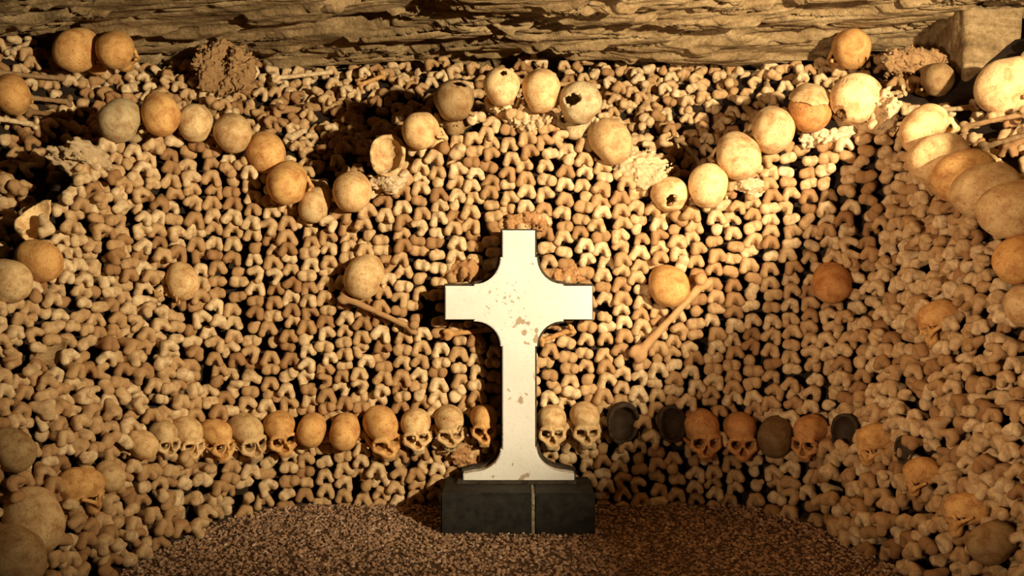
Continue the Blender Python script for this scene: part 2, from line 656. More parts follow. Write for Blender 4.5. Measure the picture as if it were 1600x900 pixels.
def cross_outline():
    # one half from the top down (pixels), mirrored about the stem's axis
    ax_ = 810.5
    h = 25.5
    half = [(ax_ + h, 360), (ax_ + h, 402), (ax_ + h + 3, 402)]
    half += [(ax_ + h + 3 + 40 * (1 - math.cos(t)), 402 + 42 * math.sin(t)) for t in np.linspace(0.1, math.pi / 2, 9)]
    half += [(ax_ + 71, 447), (ax_ + 115, 447), (ax_ + 115, 499), (ax_ + 70, 499), (ax_ + 70, 502)]
    half += [(ax_ + h + 3 + 40 * (1 - math.sin(t)), 541 - 39 * math.cos(t)) for t in np.linspace(0.1, math.pi / 2, 9)]
    half += [(ax_ + h, 541), (ax_ + h, 702), (ax_ + h + 3, 702)]
    half += [(ax_ + h + 3 + 44 * (1 - math.cos(t)), 702 + 36 * math.sin(t)) for t in np.linspace(0.1, math.pi / 2, 9)]
    half += [(ax_ + 87, 741), (ax_ + 87, 754.5)]
    left = [(2 * ax_ - x, y) for x, y in reversed(half)]
    return half + left


def extrude_outline(pts, y0, y1):
    import bmesh
    bm = bmesh.new()
    vs = [bm.verts.new((p[0], y0, p[1])) for p in pts]
    f = bm.faces.new(vs)
    r = bmesh.ops.extrude_face_region(bm, geom=[f])
    for v in r['geom']:
        if isinstance(v, bmesh.types.BMVert):
            v.co.y = y1
    bmesh.ops.recalc_face_normals(bm, faces=bm.faces)
    ed = [e for e in bm.edges if abs(e.verts[0].co.y - y0) < 1e-6 and abs(e.verts[1].co.y - y0) < 1e-6]
    bmesh.ops.bevel(bm, geom=ed, offset=0.003, segments=2, affect='EDGES')
    bmesh.ops.triangulate(bm, faces=bm.faces)
    return bm


def bm_obj(name, bm, mat, parent, label=None):
    me = bpy.data.meshes.new(name)
    bm.to_mesh(me)
    bm.free()
    me.materials.append(mat)
    return link(name, me, parent, label=label)


CO = cross_outline()
cross_pts = [cpt(*p) for p in CO]
cross = link('stone_cross', None, label='cream stone cross with rounded inner corners on the black base', cat='cross')
cross.location = (0, 0, 0)
bm_obj('front_slab', extrude_outline(cross_pts, CY, CY + 0.055), M_CROSS, cross, 'cream face of the cross')
# slightly wider rear layer, coloured dark to draw the shadow outline round the cross
ctr = np.array(CO)


def grow(pts, g):
    P = np.array(pts)
    nx = np.roll(P, -1, 0) - P
    pv = P - np.roll(P, 1, 0)
    t = nx / (np.linalg.norm(nx, axis=1)[:, None] + 1e-9) + pv / (np.linalg.norm(pv, axis=1)[:, None] + 1e-9)
    t /= np.linalg.norm(t, axis=1)[:, None] + 1e-9
    nrm = np.stack([t[:, 1], -t[:, 0]], 1)
    return P + nrm * g


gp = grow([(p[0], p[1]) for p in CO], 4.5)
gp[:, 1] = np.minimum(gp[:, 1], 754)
bm_obj('rear_slab', extrude_outline([cpt(*p) for p in gp], CY + 0.05, CY + 0.10), M_BACKING, cross, 'rear layer coloured dark as the shadow round the cross')


def boxm(lo, hi, bev=0.006):
    import bmesh
    bm = bmesh.new()
    bmesh.ops.create_cube(bm, size=1)
    for v in bm.verts:
        v.co = Vector([(lo[i] + hi[i]) / 2 + v.co[i] * (hi[i] - lo[i]) for i in range(3)])
    bmesh.ops.bevel(bm, geom=list(bm.edges), offset=bev, segments=2, affect='EDGES')
    return bm


base = link('cross_base', None, label='low black stone base of two blocks under the cream cross', cat='base')
BZ = 0.148
jx = at(833, 800, 3.2)[0]
bm_obj('block', boxm((at(688, 800, 3.2)[0], 3.2, -0.03), (jx - 0.004, 3.46, BZ)), M_BLACK, base)
bm_obj('block', boxm((jx + 0.004, 3.2, -0.03), (at(930, 800, 3.2)[0], 3.46, BZ)), M_BLACK, base)
bm_obj('joint', boxm((jx - 0.006, 3.203, -0.02), (jx + 0.006, 3.45, BZ - 0.003), 0.001), M_JOINT, base, 'pale crumbling mortar joint')
bm_obj('plinth', boxm((at(714, 750, 3.36)[0], CY - 0.02, BZ - 0.004), (at(900, 750, 3.36)[0], CY + 0.1, BZ + 0.010), 0.003), M_BACKING, base)

# ------------------------------------------------------------------ bone shapes
def knuckle_sdf(seed, shaft):
    """lower end of a thigh bone seen end-on: two rounded knuckles with a notch below"""
    r = np.random.default_rng(seed)
    sp = 0.0205 + r.uniform(-0.003, 0.003)
    lo_ = -0.016 + r.uniform(-0.004, 0.003)
    ra, rb = 0.0132 + r.uniform(-0.001, 0.0015), 0.0132 + r.uniform(-0.0015, 0.0012)
    sk = r.uniform(-0.004, 0.004)
    nw = 0.0085 + r.uniform(-0.002, 0.0015)

    def f(X, Y, Z):
        d = cap(X, Y * 0.8, Z, (-0.010, 0.008, 0.009), (-sp, 0.006, lo_ + sk), 0.0135, ra)
        d = smin(d, cap(X, Y * 0.8, Z, (0.010, 0.008, 0.009), (sp, 0.006, lo_ - sk), 0.0135, rb), 0.006)
        d = smin(d, ell(X, Y, Z, (0, 0.014, 0.009), (0.019, 0.018, 0.0125)), 0.006)
        d = smax(d, -cap(X, Y, Z, (0, -0.05, -0.022), (0, 0.03, -0.016), nw + 0.001, nw), 0.004)
        if shaft:
            d = smin(d, cap(X, Y, Z, (0, 0.030, 0.0), (0, shaft, 0.003), 0.020, 0.0135), 0.010)
        return d + wob(X, Y, Z, 0.0011, 170, seed)
    return f, (-0.042, -0.016, -0.040), (0.042, max(0.045, shaft + 0.02), 0.032)


def plateau_sdf(seed, shaft):
    """upper end of a shin bone seen end-on: two flat lobes with a crease"""
    r = np.random.default_rng(seed)
    sp = 0.0145 + r.uniform(-0.002, 0.003)
    ra, rb = 0.0195 + r.uniform(-0.002, 0.0015), 0.0185 + r.uniform(-0.003, 0.001)

    def f(X, Y, Z):
        d = ell(X, Y, Z, (-sp, 0.012, 0.0), (ra, 0.017, ra * 1.08))
        d = smin(d, ell(X, Y, Z, (sp, 0.012, r0), (rb, 0.017, rb * 1.1)), 0.0035)
        d = smin(d, ell(X, Y, Z, (0, 0.018, 0.010), (0.014, 0.014, 0.011)), 0.006)
        if shaft:
            d = smin(d, cap(X, Y, Z, (0, 0.028, 0.0), (0, shaft, 0.0), 0.019, 0.0125), 0.012)
        return d + wob(X, Y, Z, 0.0014, 190, seed)
    r0 = r.uniform(-0.004, 0.004)
    return f, (-0.043, -0.014, -0.030), (0.043, max(0.045, shaft + 0.02), 0.032)


def ball_sdf(seed, shaft):
    """rounded head of an upper-arm bone"""
    r = np.random.default_rng(seed)
    ra = 0.0205 + r.uniform(-0.003, 0.003)

    def f(X, Y, Z):
        d = ell(X, Y, Z, (0, 0.012, 0.0), (ra, 0.018, ra * 1.05))
        d = smin(d, ell(X, Y, Z, (0.014, 0.020, 0.012), (0.012, 0.014, 0.011)), 0.005)
        if shaft:
            d = smin(d, cap(X, Y, Z, (0, 0.025, -0.002), (0, shaft, -0.004), 0.0155, 0.011), 0.010)
        return d + wob(X, Y, Z, 0.0011, 170, seed)
    return f, (-0.034, -0.014, -0.034), (0.036, max(0.045, shaft + 0.02), 0.034)


MAKERS = {'F': knuckle_sdf, 'T': plateau_sdf, 'H': ball_sdf}
NV = {'F': 7, 'T': 5, 'H': 3}
LOW, HIGH, LONG_LOW, LONG_HIGH = {}, {}, {}, {}
for k, mk in MAKERS.items():
    for v in range(NV[k]):
        sd = 100 * ord(k) + v
        f, a, b = mk(sd, 0.055)
        LOW[k, v] = surfnet(f, a, b, 0.0072)
        f, a, b = mk(sd, 0.055)
        HIGH[k, v] = make_mesh('bone_end_' + k + str(v), *surfnet(f, a, b, 0.0048), M_BONE)
        f, a, b = mk(sd, 0.15)
        LONG_LOW[k, v] = surfnet(f, a, b, 0.0072)
        f, a, b = mk(sd, 0.15)
        LONG_HIGH[k, v] = make_mesh('long_bone_' + k + str(v), *surfnet(f, a, b, 0.0052), M_BONE)


def longbone_mesh(L, seed, kind=0):
    """a whole limb bone lying along x"""
    r = np.random.default_rng(seed)
    h = L / 2
    bow = r.uniform(-0.012, 0.012)

    def f(X, Y, Z):
        Zb = Z - bow * (1 - (X / h) ** 2)
        d = cap(X, Y, Zb, (-h + 0.03, 0, 0), (0, 0, 0), 0.0135, 0.0108)
        d = smin(d, cap(X, Y, Zb, (0, 0, 0), (h - 0.03, 0, 0), 0.0108, 0.0130), 0.004)
        d = smin(d, ell(X, Y, Zb, (-h + 0.016, 0.013, -0.004), (0.022, 0.015, 0.017)), 0.012)
        d = smin(d, ell(X, Y, Zb, (-h + 0.016, -0.014, -0.002), (0.022, 0.015, 0.017)), 0.012)
        if kind == 0:       # ball head and knob
            d = smin(d, ell(X, Y, Zb, (h - 0.020, 0.016, 0.014), (0.019, 0.019, 0.019)), 0.009)
            d = smin(d, ell(X, Y, Zb, (h - 0.014, -0.012, -0.004), (0.022, 0.013, 0.015)), 0.010)
        else:
            d = smin(d, ell(X, Y, Zb, (h - 0.014, 0.003, 0), (0.020, 0.019, 0.015)), 0.010)
        return d + wob(X, Y, Z, 0.0010, 110, seed)
    return surfnet(f, (-h - 0.012, -0.038, -0.040), (h + 0.008, 0.044, 0.044), 0.0062)


LONGB = [make_mesh('limb_bone_%d' % i, *longbone_mesh(L, 50 + i, i % 2), M_BONE) for i, L in enumerate((0.33, 0.40, 0.29, 0.36))]
LONGL = (0.33, 0.40, 0.29, 0.36)


# ------------------------------------------------------------------ skull shapes
def skull_sdf(seed, hole=None, hollow=False, face=True, keep=None, thick=0.0):
    r = np.random.default_rng(seed)
    wd = 1 + r.uniform(-0.06, 0.05)
    ln = 1 + r.uniform(-0.05, 0.05)
    ht = 1 + r.uniform(-0.05, 0.05)

    def f(X, Y, Z):
        X0 = X
        X, Y, Z = X / wd, Y / ln, Z / ht
        d = ell(X, Y, Z, (0, 0.018, 0.022), (0.0715, 0.082, 0.064))
        d = smin(d, ell(X, Y, Z, (0, -0.034, 0.016), (0.055, 0.050, 0.054)), 0.035)
        d = smin(d, ell(X, Y, Z, (0, 0.048, 0.0), (0.056, 0.052, 0.048)), 0.03)
        if face:
            aX = np.abs(X)
            d = smin(d, ell(X, Y, Z, (0, 0.02, -0.035), (0.045, 0.05, 0.025)), 0.02)
            d = smin(d, ell(X, Y, Z, (0, -0.054, -0.042), (0.046, 0.030, 0.044)), 0.018)
            d = smin(d, ell(X, Y, Z, (0, -0.064, -0.082), (0.034, 0.027, 0.024)), 0.014)
            d = smin(d, cap(aX, Y, Z, (0.010, -0.083, -0.008), (0.050, -0.066, -0.012), 0.0085, 0.0075), 0.010)
            d = smin(d, cap(aX, Y, Z, (0.055, -0.060, -0.018), (0.055, -0.062, -0.048), 0.0060, 0.0100), 0.006)
            d = smin(d, cap(aX, Y, Z, (0.052, -0.064, -0.054), (0.030, -0.076, -0.068), 0.0120, 0.0105), 0.010)
            d = smin(d, cap(aX, Y, Z, (0.057, -0.055, -0.048), (0.066, 0.005, -0.034), 0.0085, 0.0070), 0.010)
            d = smin(d, cap(aX, Y, Z, (0.0, -0.086, -0.018), (0.0, -0.095, -0.036), 0.0065, 0.0055), 0.006)
            d = smax(d, -ell(aX, Y, Z, (0.0305, -0.080, -0.034), (0.0205, 0.070, 0.0190)), 0.003)
            no = smin(ell(aX, Y, Z, (0.0055, -0.090, -0.070), (0.0098, 0.060, 0.0100)), ell(X, Y, Z, (0, -0.090, -0.058), (0.0082, 0.060, 0.017)), 0.004)
            d = smax(d, -no, 0.003)
            d = smax(d, -ell(aX, Y, Z, (0.054, -0.050, -0.086), (0.016, 0.020, 0.018)), 0.006)
        if hollow:
            ca = smin(ell(X, Y, Z, (0, 0.018, 0.022), (0.063, 0.073, 0.056)), ell(X, Y, Z, (0, -0.034, 0.016), (0.045, 0.040, 0.044)), 0.03)
            if face:
                ca = smin(ca, ell(X, Y, Z, (0, -0.020, -0.030), (0.046, 0.040, 0.026)), 0.01)
            d = np.maximum(d, -(ca + thick))
        if hole:
            for (c, rr) in hole:
                q = ell(X, Y, Z, c, rr) + wob(X, Y, Z, 0.004, 260, seed + 5)
                d = np.maximum(d, -q)
        if keep:
            d = np.maximum(d, keep(X, Y, Z) + wob(X, Y, Z, 0.004, 120, seed + 6))
        return d + wob(X, Y, Z, 0.0016, 60, seed) * 0.8
    return f


def skull_mesh(name, seed, h=0.0046, **kw):
    f = skull_sdf(seed, **kw)
    return make_mesh(name, *surfnet(f, (-0.088, -0.115, -0.118), (0.088, 0.118, 0.105), h), M_SKULL)


SK = [skull_mesh('skull_%d' % i, 900 + i) for i in range(6)]
SK_FACE = [skull_mesh('skull_face_%d' % i, 940 + i, h=0.0042, hollow=True) for i in range(5)]
# crania with a hole, seen from behind (the back of the head is +y)
SK_HOLE = {
    'hole_high': skull_mesh('skull_hole_high', 921, hollow=True, hole=[((-0.026, 0.075, 0.062), (0.024, 0.05, 0.013))]),
    'hole_small': skull_mesh('skull_hole_small', 922, hollow=True, hole=[((-0.010, 0.080, 0.052), (0.011, 0.05, 0.014)), ((-0.018, 0.08, 0.046), (0.008, 0.05, 0.008))]),
    'hole_big': skull_mesh('skull_hole_big', 923, hollow=True, hole=[((0.028, 0.09, 0.006), (0.026, 0.06, 0.020))]),
    'hole_low': skull_mesh('skull_hole_low', 924, hollow=True, hole=[((0.004, 0.10, -0.014), (0.019, 0.06, 0.020)), ((0.012, 0.10, -0.032), (0.016, 0.06, 0.012))]),
    'hole_edge': skull_mesh('skull_hole_edge', 925, hollow=True, hole=[((0.030, 0.08, -0.040), (0.026, 0.07, 0.022)), ((0.05, 0.06, -0.05), (0.03, 0.07, 0.02))]),
    'hole_temple': skull_mesh('skull_hole_temple', 926, hollow=True, hole=[((0.055, -0.06, -0.005), (0.028, 0.04, 0.016))]),
    'bowl': skull_mesh('skull_bowl', 927, h=0.0042, hollow=True, face=False, thick=0.004, keep=lambda X, Y, Z: Z - 0.020),
    'cap': skull_mesh('skull_cap', 928, hollow=True, face=False, keep=lambda X, Y, Z: 0.048 - Z + 0.15 * Y),
    'plate': skull_mesh('skull_plate', 929, hollow=True, face=False, keep=lambda X, Y, Z: np.maximum(0.010 - Z + 0.4 * X, 0.01 - X - Y)),
}


def teeth_mesh():
    Vs, Fs, n = [], [], 0
    for i in range(10):
        t = math.radians(-75 + 150 * i / 9)
        c = (0.0245 * math.sin(t), -0.064 - 0.0235 * math.cos(t), -0.103)
        w_ = 0.0030 if abs(i - 4.5) < 2 else 0.0036

        def f(X, Y, Z):
            return ell(X, Y, Z, (0, 0, 0), (w_, 0.0032, 0.0085))
        V, F = surfnet(f, (-0.006, -0.006, -0.011), (0.006, 0.006, 0.011), 0.0022)
        Vs.append(V + c)
        Fs.append(F + n)
        n += len(V)
    m = make_mesh('teeth', np.concatenate(Vs), np.concatenate(Fs), M_MORTAR)
    return m


TEETH = teeth_mesh()

# ------------------------------------------------------------------ skulls
TINT = {'o': (1.05, 0.86, 0.62), 'c': (1.22, 1.22, 1.22), 't': (1.0, 1.0, 1.0), 'g': (0.80, 0.88, 0.98), 'd': (0.55, 0.52, 0.48), 'r': (0.85, 0.60, 0.42), 'k': (0.30, 0.27, 0.24), 'b': (0.07, 0.06, 0.05), 'n': (0.66, 0.52, 0.38)}  # 'b' puts the shade inside broken skulls into their colour
LS, SS = 'on the lit side', 'on the shaded side'
RIMG, ROWG = 'wavy line of skulls', 'low row of skulls'
# (x, y, width, pose, tint, yaw, pitch, roll, depth or None, label, group)
# pose F: face out; B: back of the head out; V: crown out; S: side out; other: a broken shape
SKULLS = [
    (190, 192, 76, 'S', 'g', 125, -30, 0, None, 'greyish skull lying sideways at the lit corner end of the wavy line', RIMG),
    (253, 182, 60, 'B', 'o', 175, -12, 0, None, 'orange skull next to the greyish corner skull in the wavy line', RIMG),
    (307, 197, 55, 'B', 't', 170, 0, 0, None, 'small tan skull between two orange ones near the lit corner', RIMG),
    (362, 212, 58, 'B', 't', 195, 0, 10, None, 'tan skull fourth from the lit corner in the wavy line', RIMG),
    (412, 240, 60, 'B', 'o', 200, 6, 8, None, 'brownish skull above the lit dip of the wavy line', RIMG),
    (455, 290, 60, 'B', 'o', 180, -10, 10, None, 'round orange skull sinking into the lit dip of the wavy line', RIMG),
    (493, 320, 48, 'B', 't', 165, -12, 0, None, 'smallest tan skull at the bottom of the lit dip', RIMG),
    (550, 303, 58, 'B', 'c', 185, 5, -8, None, 'pale yellow skull rising out of the lit dip', RIMG),
    (607, 248, 54, 'bowl', 't', 0, 0, 0, None, 'broken open skull bowl showing its hollow inside', RIMG),
    (662, 208, 54, 'B', 'c', 150, 0, 15, None, 'mottled pale skull next to the broken skull bowl', RIMG),
    (711, 165, 64, 'hole_high', 'd', 180, 0, 0, None, 'grey-brown skull with a slot-shaped hole near its crown', RIMG),
    (784, 142, 58, 'hole_small', 'c', 180, 0, -8, None, 'cream skull with a small jagged hole at the top of the arch', RIMG),
    (845, 147, 62, 'B', 'c', 182, 4, 0, None, 'boxy unbroken cream skull at the top of the arch', RIMG),
    (905, 170, 64, 'hole_big', 'g', 180, 0, 20, None, 'greyish skull with a large black hole', RIMG),
    (950, 222, 64, 'B', 't', 200, 5, 25, None, 'tan skull beside the pale mortar patch', RIMG),
    (1047, 308, 56, 'hole_low', 'c', 180, 0, 0, None, 'pale skull with a black hole low down at the shaded dip', RIMG),
    (1103, 295, 64, 'B', 'c', 165, 0, 0, None, 'broad pale skull next to the holed one at the dip', RIMG),
    (1150, 247, 66, 'B', 't', 178, 12, -15, None, 'round tan skull climbing from the shaded dip', RIMG),
    (1203, 207, 66, 'B', 't', 180, 10, -15, None, 'yellow-tan skull below the one with the broken crown', RIMG),
    (1265, 176, 62, 'V', 'r', 180, -28, 0, None, 'reddish brown skull with a loose plate of bone on its crown', RIMG),
    (1338, 162, 72, 'hole_edge', 'c', 180, 0, 15, None, 'large pale skull with a jagged bite out of its lower edge', RIMG),
    (1453, 210, 64, 'B', 'c', 200, 20, 0, None, 'pale skull at the start of the shaded descending line', RIMG),
    (1478, 252, 88, 'W', 'c', 100, -12, 0, None, 'long pale skull second in the shaded descending line', RIMG),
    (1512, 278, 90, 'W', 'o', 98, -14, 0, None, 'orange skull third in the shaded descending line', RIMG),
    (1548, 302, 96, 'W', 't', 96, -12, 0, None, 'mottled tan skull fourth in the shaded descending line', RIMG),
    (1584, 334, 102, 'W', 't', 98, -12, 0, None, 'big speckled skull fifth in the shaded descending line', RIMG),
    (1594, 400, 82, 'W', 'o', 130, -20, 0, None, 'big orange skull below the speckled one in the descending line', RIMG),
    (1604, 478, 64, 'W', 't', 140, -20, 0, None, 'last tan skull at the foot of the shaded descending line', RIMG),
    (125, 70, 62, 'B', 'o', 170, 10, 0, 3.75, 'larger of two orange skulls side by side on the heap', 'skulls on the heap'),
    (183, 76, 54, 'B', 'o', 190, 10, 5, 3.75, 'smaller of two orange skulls side by side on the heap', 'skulls on the heap'),
    (20, 150, 68, 'S', 'o', 150, -30, 15, 3.36, 'orange skull beside the limb bones laid flat in the lit corner', 'skulls on the heap'),
    (1327, 77, 58, 'B', 'o', 180, 5, 0, 3.95, 'single orange skull standing on the heap under the ceiling', 'skulls on the heap'),
    (1584, 138, 80, 'B', 'c', 160, 0, 0, 3.35, 'bright yellow skull beside the limestone block', 'skulls on the heap'),
    (1462, 128, 48, 'B', 'd', 180, 0, 0, 3.68, 'dim brown skull half hidden in the heap by the limestone block', 'skulls on the heap'),
    (62, 335, 64, 'plate', 'c', 0, -70, 0, None, 'large broken skull plate in the lit side wall', None),
    (58, 410, 60, 'B', 'o', 200, 0, 20, None, 'orange and white skull under the broken plate in the side wall', None),
    (8, 442, 62, 'B', 't', 190, 0, 0, None, 'tan skull beside the orange and white one in the side wall', None),
    (282, 441, 50, 'B', 'c', 180, 15, 0, None, 'pale skull sunk alone in the wall facing the lit corner', None),
    (572, 433, 60, 'B', 't', 165, 8, 0, None, 'tan skull above the limb bone slanting down towards the cross', None),
    (1043, 450, 60, 'B', 'o', 180, 0, 0, None, 'bright orange skull beside the upright slanting limb bone', None),
    (1300, 445, 56, 'B', 'r', 190, 10, 0, None, 'dark reddish skull alone in the shaded part of the wall', None),
    (1465, 500, 48, 'F', 'o', -25, 35, -15, None, 'orange skull looking down from the shaded side wall', None),
    (90, 550, 60, 'plate', 'd', 30, -60, 30, None, 'thin broken skull plate standing out of the lit side wall', None),
    (170, 746, 42, 'B', 't', 160, 0, 0, None, 'pale tan skull below the end of the low row in the lit corner', ROWG),
    (128, 764, 52, 'F', 'o', 60, 20, 0, None, 'broken orange skull turned sideways low in the lit side wall', ROWG),
    (50, 818, 88, 'B', 't', 150, 10, 20, None, 'large tan skull low in the lit side wall', ROWG),
    (16, 872, 92, 'B', 'd', 170, 0, 10, None, 'large brown skull lowest in the lit side wall', ROWG),
    (12, 705, 62, 'B', 'd', 180, 0, 0, None, 'dull brown skull sunk in the lit side wall above the large ones', ROWG),
    (218, 697, 42, 'B', 'c', 180, 0, 0, None, 'pale skull at the lit corner end of the low row', ROWG),
    (256, 683, 40, 'F', 't', -20, 10, 0, None, 'tan skull facing out, second in the low row from the lit corner', ROWG),
    (293, 680, 44, 'F', 'c', -10, 22, 0, None, 'pale skull facing out, third in the low row from the lit corner', ROWG),
    (337, 682, 46, 'F', 'o', 12, 12, 0, None, 'orange skull turned towards the cross, fourth from the lit corner', ROWG),
    (386, 678, 50, 'F', 't', 18, 14, -10, None, 'tan skull with pale cheekbone, fifth from the lit corner', ROWG),
    (437, 672, 48, 'F', 'o', 15, 10, -8, None, 'orange skull facing out, sixth from the lit corner', ROWG),
    (488, 673, 46, 'B', 'o', 180, 0, 0, None, 'round orange skull with its back out in the low row', ROWG),
    (540, 675, 48, 'V', 'o', 180, -30, 0, None, 'egg-shaped orange skull with its back out in the low row', ROWG),
    (596, 670, 54, 'F', 'o', 25, 28, -12, None, 'orange skull bowed and turned towards the cross, fourth from it', ROWG),
    (650, 668, 46, 'F', 'c', 5, 14, -8, None, 'pale skull facing out, third from the cross on the lit side', ROWG),
    (702, 662, 46, 'hole_temple', 't', 10, 15, 0, None, 'pale skull with a broken temple, second from the cross on the lit side', ROWG),
    (756, 660, 44, 'F', 'o', 4, 6, 0, None, 'orange brown skull with teeth beside the cross on the lit side', ROWG),
    (862, 662, 46, 'F', 't', 0, 8, 0, None, 'tan skull facing out beside the cross on the shaded side', ROWG),
    (914, 658, 46, 'F', 't', 5, 18, 0, None, 'tan skull with face buried, second from the cross on the shaded side', ROWG),
    (972, 664, 52, 'bowl', 'b', 180, 20, 0, None, 'broken skull with its inside showing, tinted dark for shade', ROWG),
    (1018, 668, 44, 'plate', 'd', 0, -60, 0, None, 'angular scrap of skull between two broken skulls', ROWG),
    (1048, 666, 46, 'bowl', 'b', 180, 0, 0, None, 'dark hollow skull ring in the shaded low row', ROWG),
    (1093, 672, 54, 'F', 'r', 10, 12, 0, None, 'dark orange skull facing out next to the hollow ring', ROWG),
    (1155, 676, 50, 'F', 'r', 2, 12, 0, None, 'brown skull facing out beside the dark turned skull', ROWG),
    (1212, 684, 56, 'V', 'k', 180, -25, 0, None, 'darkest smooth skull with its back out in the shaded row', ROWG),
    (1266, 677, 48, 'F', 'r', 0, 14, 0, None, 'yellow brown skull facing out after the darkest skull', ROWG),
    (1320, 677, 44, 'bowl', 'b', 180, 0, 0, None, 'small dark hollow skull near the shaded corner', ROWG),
    (1366, 690, 44, 'F', 'o', -5, 25, 0, None, 'orange brown skull bowed down near the shaded corner', ROWG),
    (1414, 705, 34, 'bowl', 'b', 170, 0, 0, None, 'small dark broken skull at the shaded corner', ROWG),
    (1438, 742, 42, 'F', 'o', -30, 30, 0, None, 'yellow orange skull low in the shaded side wall', ROWG),
    (1508, 800, 48, 'F', 'o', -25, 20, -20, None, 'orange skull with dark sockets low in the shaded side wall', ROWG),
    (1558, 850, 60, 'B', 'd', 180, 0, 0, None, 'dull round skull at the foot of the shaded side wall', ROWG),
]
KEEP = []          # (x, y, z, radius): no bone end starts inside
SKPIX = []
OBST = []          # solid spheres (x, y, z, radius) the loose and stacked bones are pushed clear of
R_ = math.radians
CAMP = np.array([0, 0, EYE])
SPH_FULL = np.array([(0, 0.046, 0.004, 0.056), (0.010, 0.018, 0.021, 0.0645), (-0.010, 0.018, 0.021, 0.0645), (0, 0.050, 0.020, 0.053), (0, -0.034, 0.016, 0.054)])
SPH_FACE = np.array([(0, -0.052, -0.042, 0.044), (0, -0.062, -0.080, 0.032), (0, 0.015, -0.03, 0.038), (0.05, -0.05, -0.05, 0.014), (-0.05, -0.05, -0.05, 0.014)])
SPH_BOWL = np.array([(0, 0.018, 0.0, 0.052), (0.03, 0.03, 0.0, 0.040), (-0.03, 0.03, 0.0, 0.040), (0, -0.03, 0.0, 0.042), (0, 0.06, 0.0, 0.035)])
PREP = []
for (px, py, wp, pose, tn, yaw, pitch, roll, D, label, grp) in SKULLS:
    P, T, s_, z_ = on_wall(px, py)
    if D is not None:
        P = at(px, py, min(D, on_heap(px, py + wp * 0.42) + 0.02))
        P[2] = min(P[2], ceil_low(P, 0.05) - 0.48 * wp / FPX * P[1])
    out = 0.0 if D is not None else (0.03 if pose == 'W' else 0.012)
    P = P + (CAMP - P) * (out / np.linalg.norm(P - CAMP))
    Rw = frame(0 if pose == 'W' or (D is not None and abs(px - 800) <= 700) else T)
    if pose == 'B':
        pitch = -abs(pitch) - 20
    if pose == 'F':
        pitch = pitch * 0.75 - 3
    Rl = rz(R_(yaw)) @ rx(R_(pitch)) @ ry(R_(roll))
    if pose in SK_HOLE:
        if pose == 'bowl':
            Rl = rz(R_(yaw)) @ rx(R_(75))
            if yaw:
                Rl = rx(R_(80 + pitch)) @ ry(R_(yaw * 0.1))
        if pose in ('hole_high', 'hole_small', 'hole_big', 'hole_low', 'hole_edge'):
            Rl = ry(R_(roll * 0.4)) @ rz(R_(yaw)) @ rx(R_(pitch))
    if pose == 'bowl':
        sp = SPH_BOWL
    elif pose == 'plate':
        me_ = SK_HOLE['plate']
        co_ = np.array([v.co for v in me_.vertices])[::60]
        sp = np.concatenate([co_, np.full((len(co_), 1), 0.010)], 1)
    else:
        sp = np.concatenate([SPH_FULL, SPH_FACE])
    ref = {'S': 0.178, 'W': 0.172 if wp > 70 else 0.146}.get(pose, 0.143)
    PREP.append([P, Rw @ Rl, wp, ref, sp, D is not None])


def skull_spheres(q):
    P, R, wp, ref, sp, _ = q
    sc = (wp / FPX * P[1]) / ref
    return (sp[:, :3] * sc) @ R.T + P, sp[:, 3] * sc


# skulls that would pass into a neighbour slide along the line of sight until they only touch
P0 = [q[0].copy() for q in PREP]
for it in range(120):
    moved = 0
    for i in range(len(PREP)):
        for j in range(i + 1, len(PREP)):
            d = np.linalg.norm(PREP[i][0] - PREP[j][0])
            if d > 0.30:
                continue
            A, ra = skull_spheres(PREP[i])
            B, rb = skull_spheres(PREP[j])
            g = (ra[:, None] + rb[None]) - np.linalg.norm(A[:, None] - B[None], axis=2)
            dep = g.max() - 0.004
            if dep <= 0:
                continue
            moved += 1
            near, far = (i, j) if (PREP[i][0][1], i) < (PREP[j][0][1], j) else (j, i)
            st_ = min(0.012, 0.5 * dep + 0.001)
            for k, sg in ((near, -1), (far, 1)):
                u = PREP[k][0] - CAMP
                u /= np.linalg.norm(u)
                n_ = PREP[k][0] + u * st_ * sg
                off = (n_ - P0[k]) @ u
                if -0.14 < off < 0.06:
                    PREP[k][0] = n_
                    if PREP[k][5]:
                        PREP[k][0][2] = min(n_[2], ceil_low(n_, 0.05) - 0.48 * PREP[k][2] / FPX * n_[1])
            # and a little sideways
            v = PREP[i][0] - PREP[j][0]
            v /= np.linalg.norm(v) + 1e-9
            if np.linalg.norm(PREP[i][0] + v * 0.0015 - P0[i]) < 0.15:
                PREP[i][0] = PREP[i][0] + v * min(0.003, dep * 0.3)
                PREP[j][0] = PREP[j][0] - v * min(0.003, dep * 0.3)
    if not moved:
        break
for (px, py, wp, pose, tn, yaw, pitch, roll, D, label, grp), q in zip(SKULLS, PREP):
    P, R = q[0], q[1]
    D_ = P[1]
    sc = (wp / FPX * D_) / q[3]
    if pose in SK_HOLE:
        me = SK_HOLE[pose]
    else:
        me = SK_FACE[int(px * 7 + py) % 5] if pose == 'F' else SK[int(px * 7 + py) % len(SK)]
    face = pose == 'F' or pose == 'hole_temple'
    nm = {'plate': 'skull_fragment', 'bowl': 'broken_skull'}.get(pose, 'human_skull')
    root = link(nm, me, label=label, cat='skull' if nm == 'human_skull' else 'skull piece', group=grp)
    place(root, R, P, sc)
    root.color = (*TINT[tn], 1)
    if face:
        t = link('teeth', TEETH, root)
        t.color = (*[c * 0.8 for c in TINT[tn]], 1)
    c_, r_ = skull_spheres(q)
    OBST += [(*c, r) for c, r in zip(c_, r_)]
    KEEP.append((*P, 0.36 * wp / FPX * D_))
    SKPIX.append((*proj(P), wp / 2))
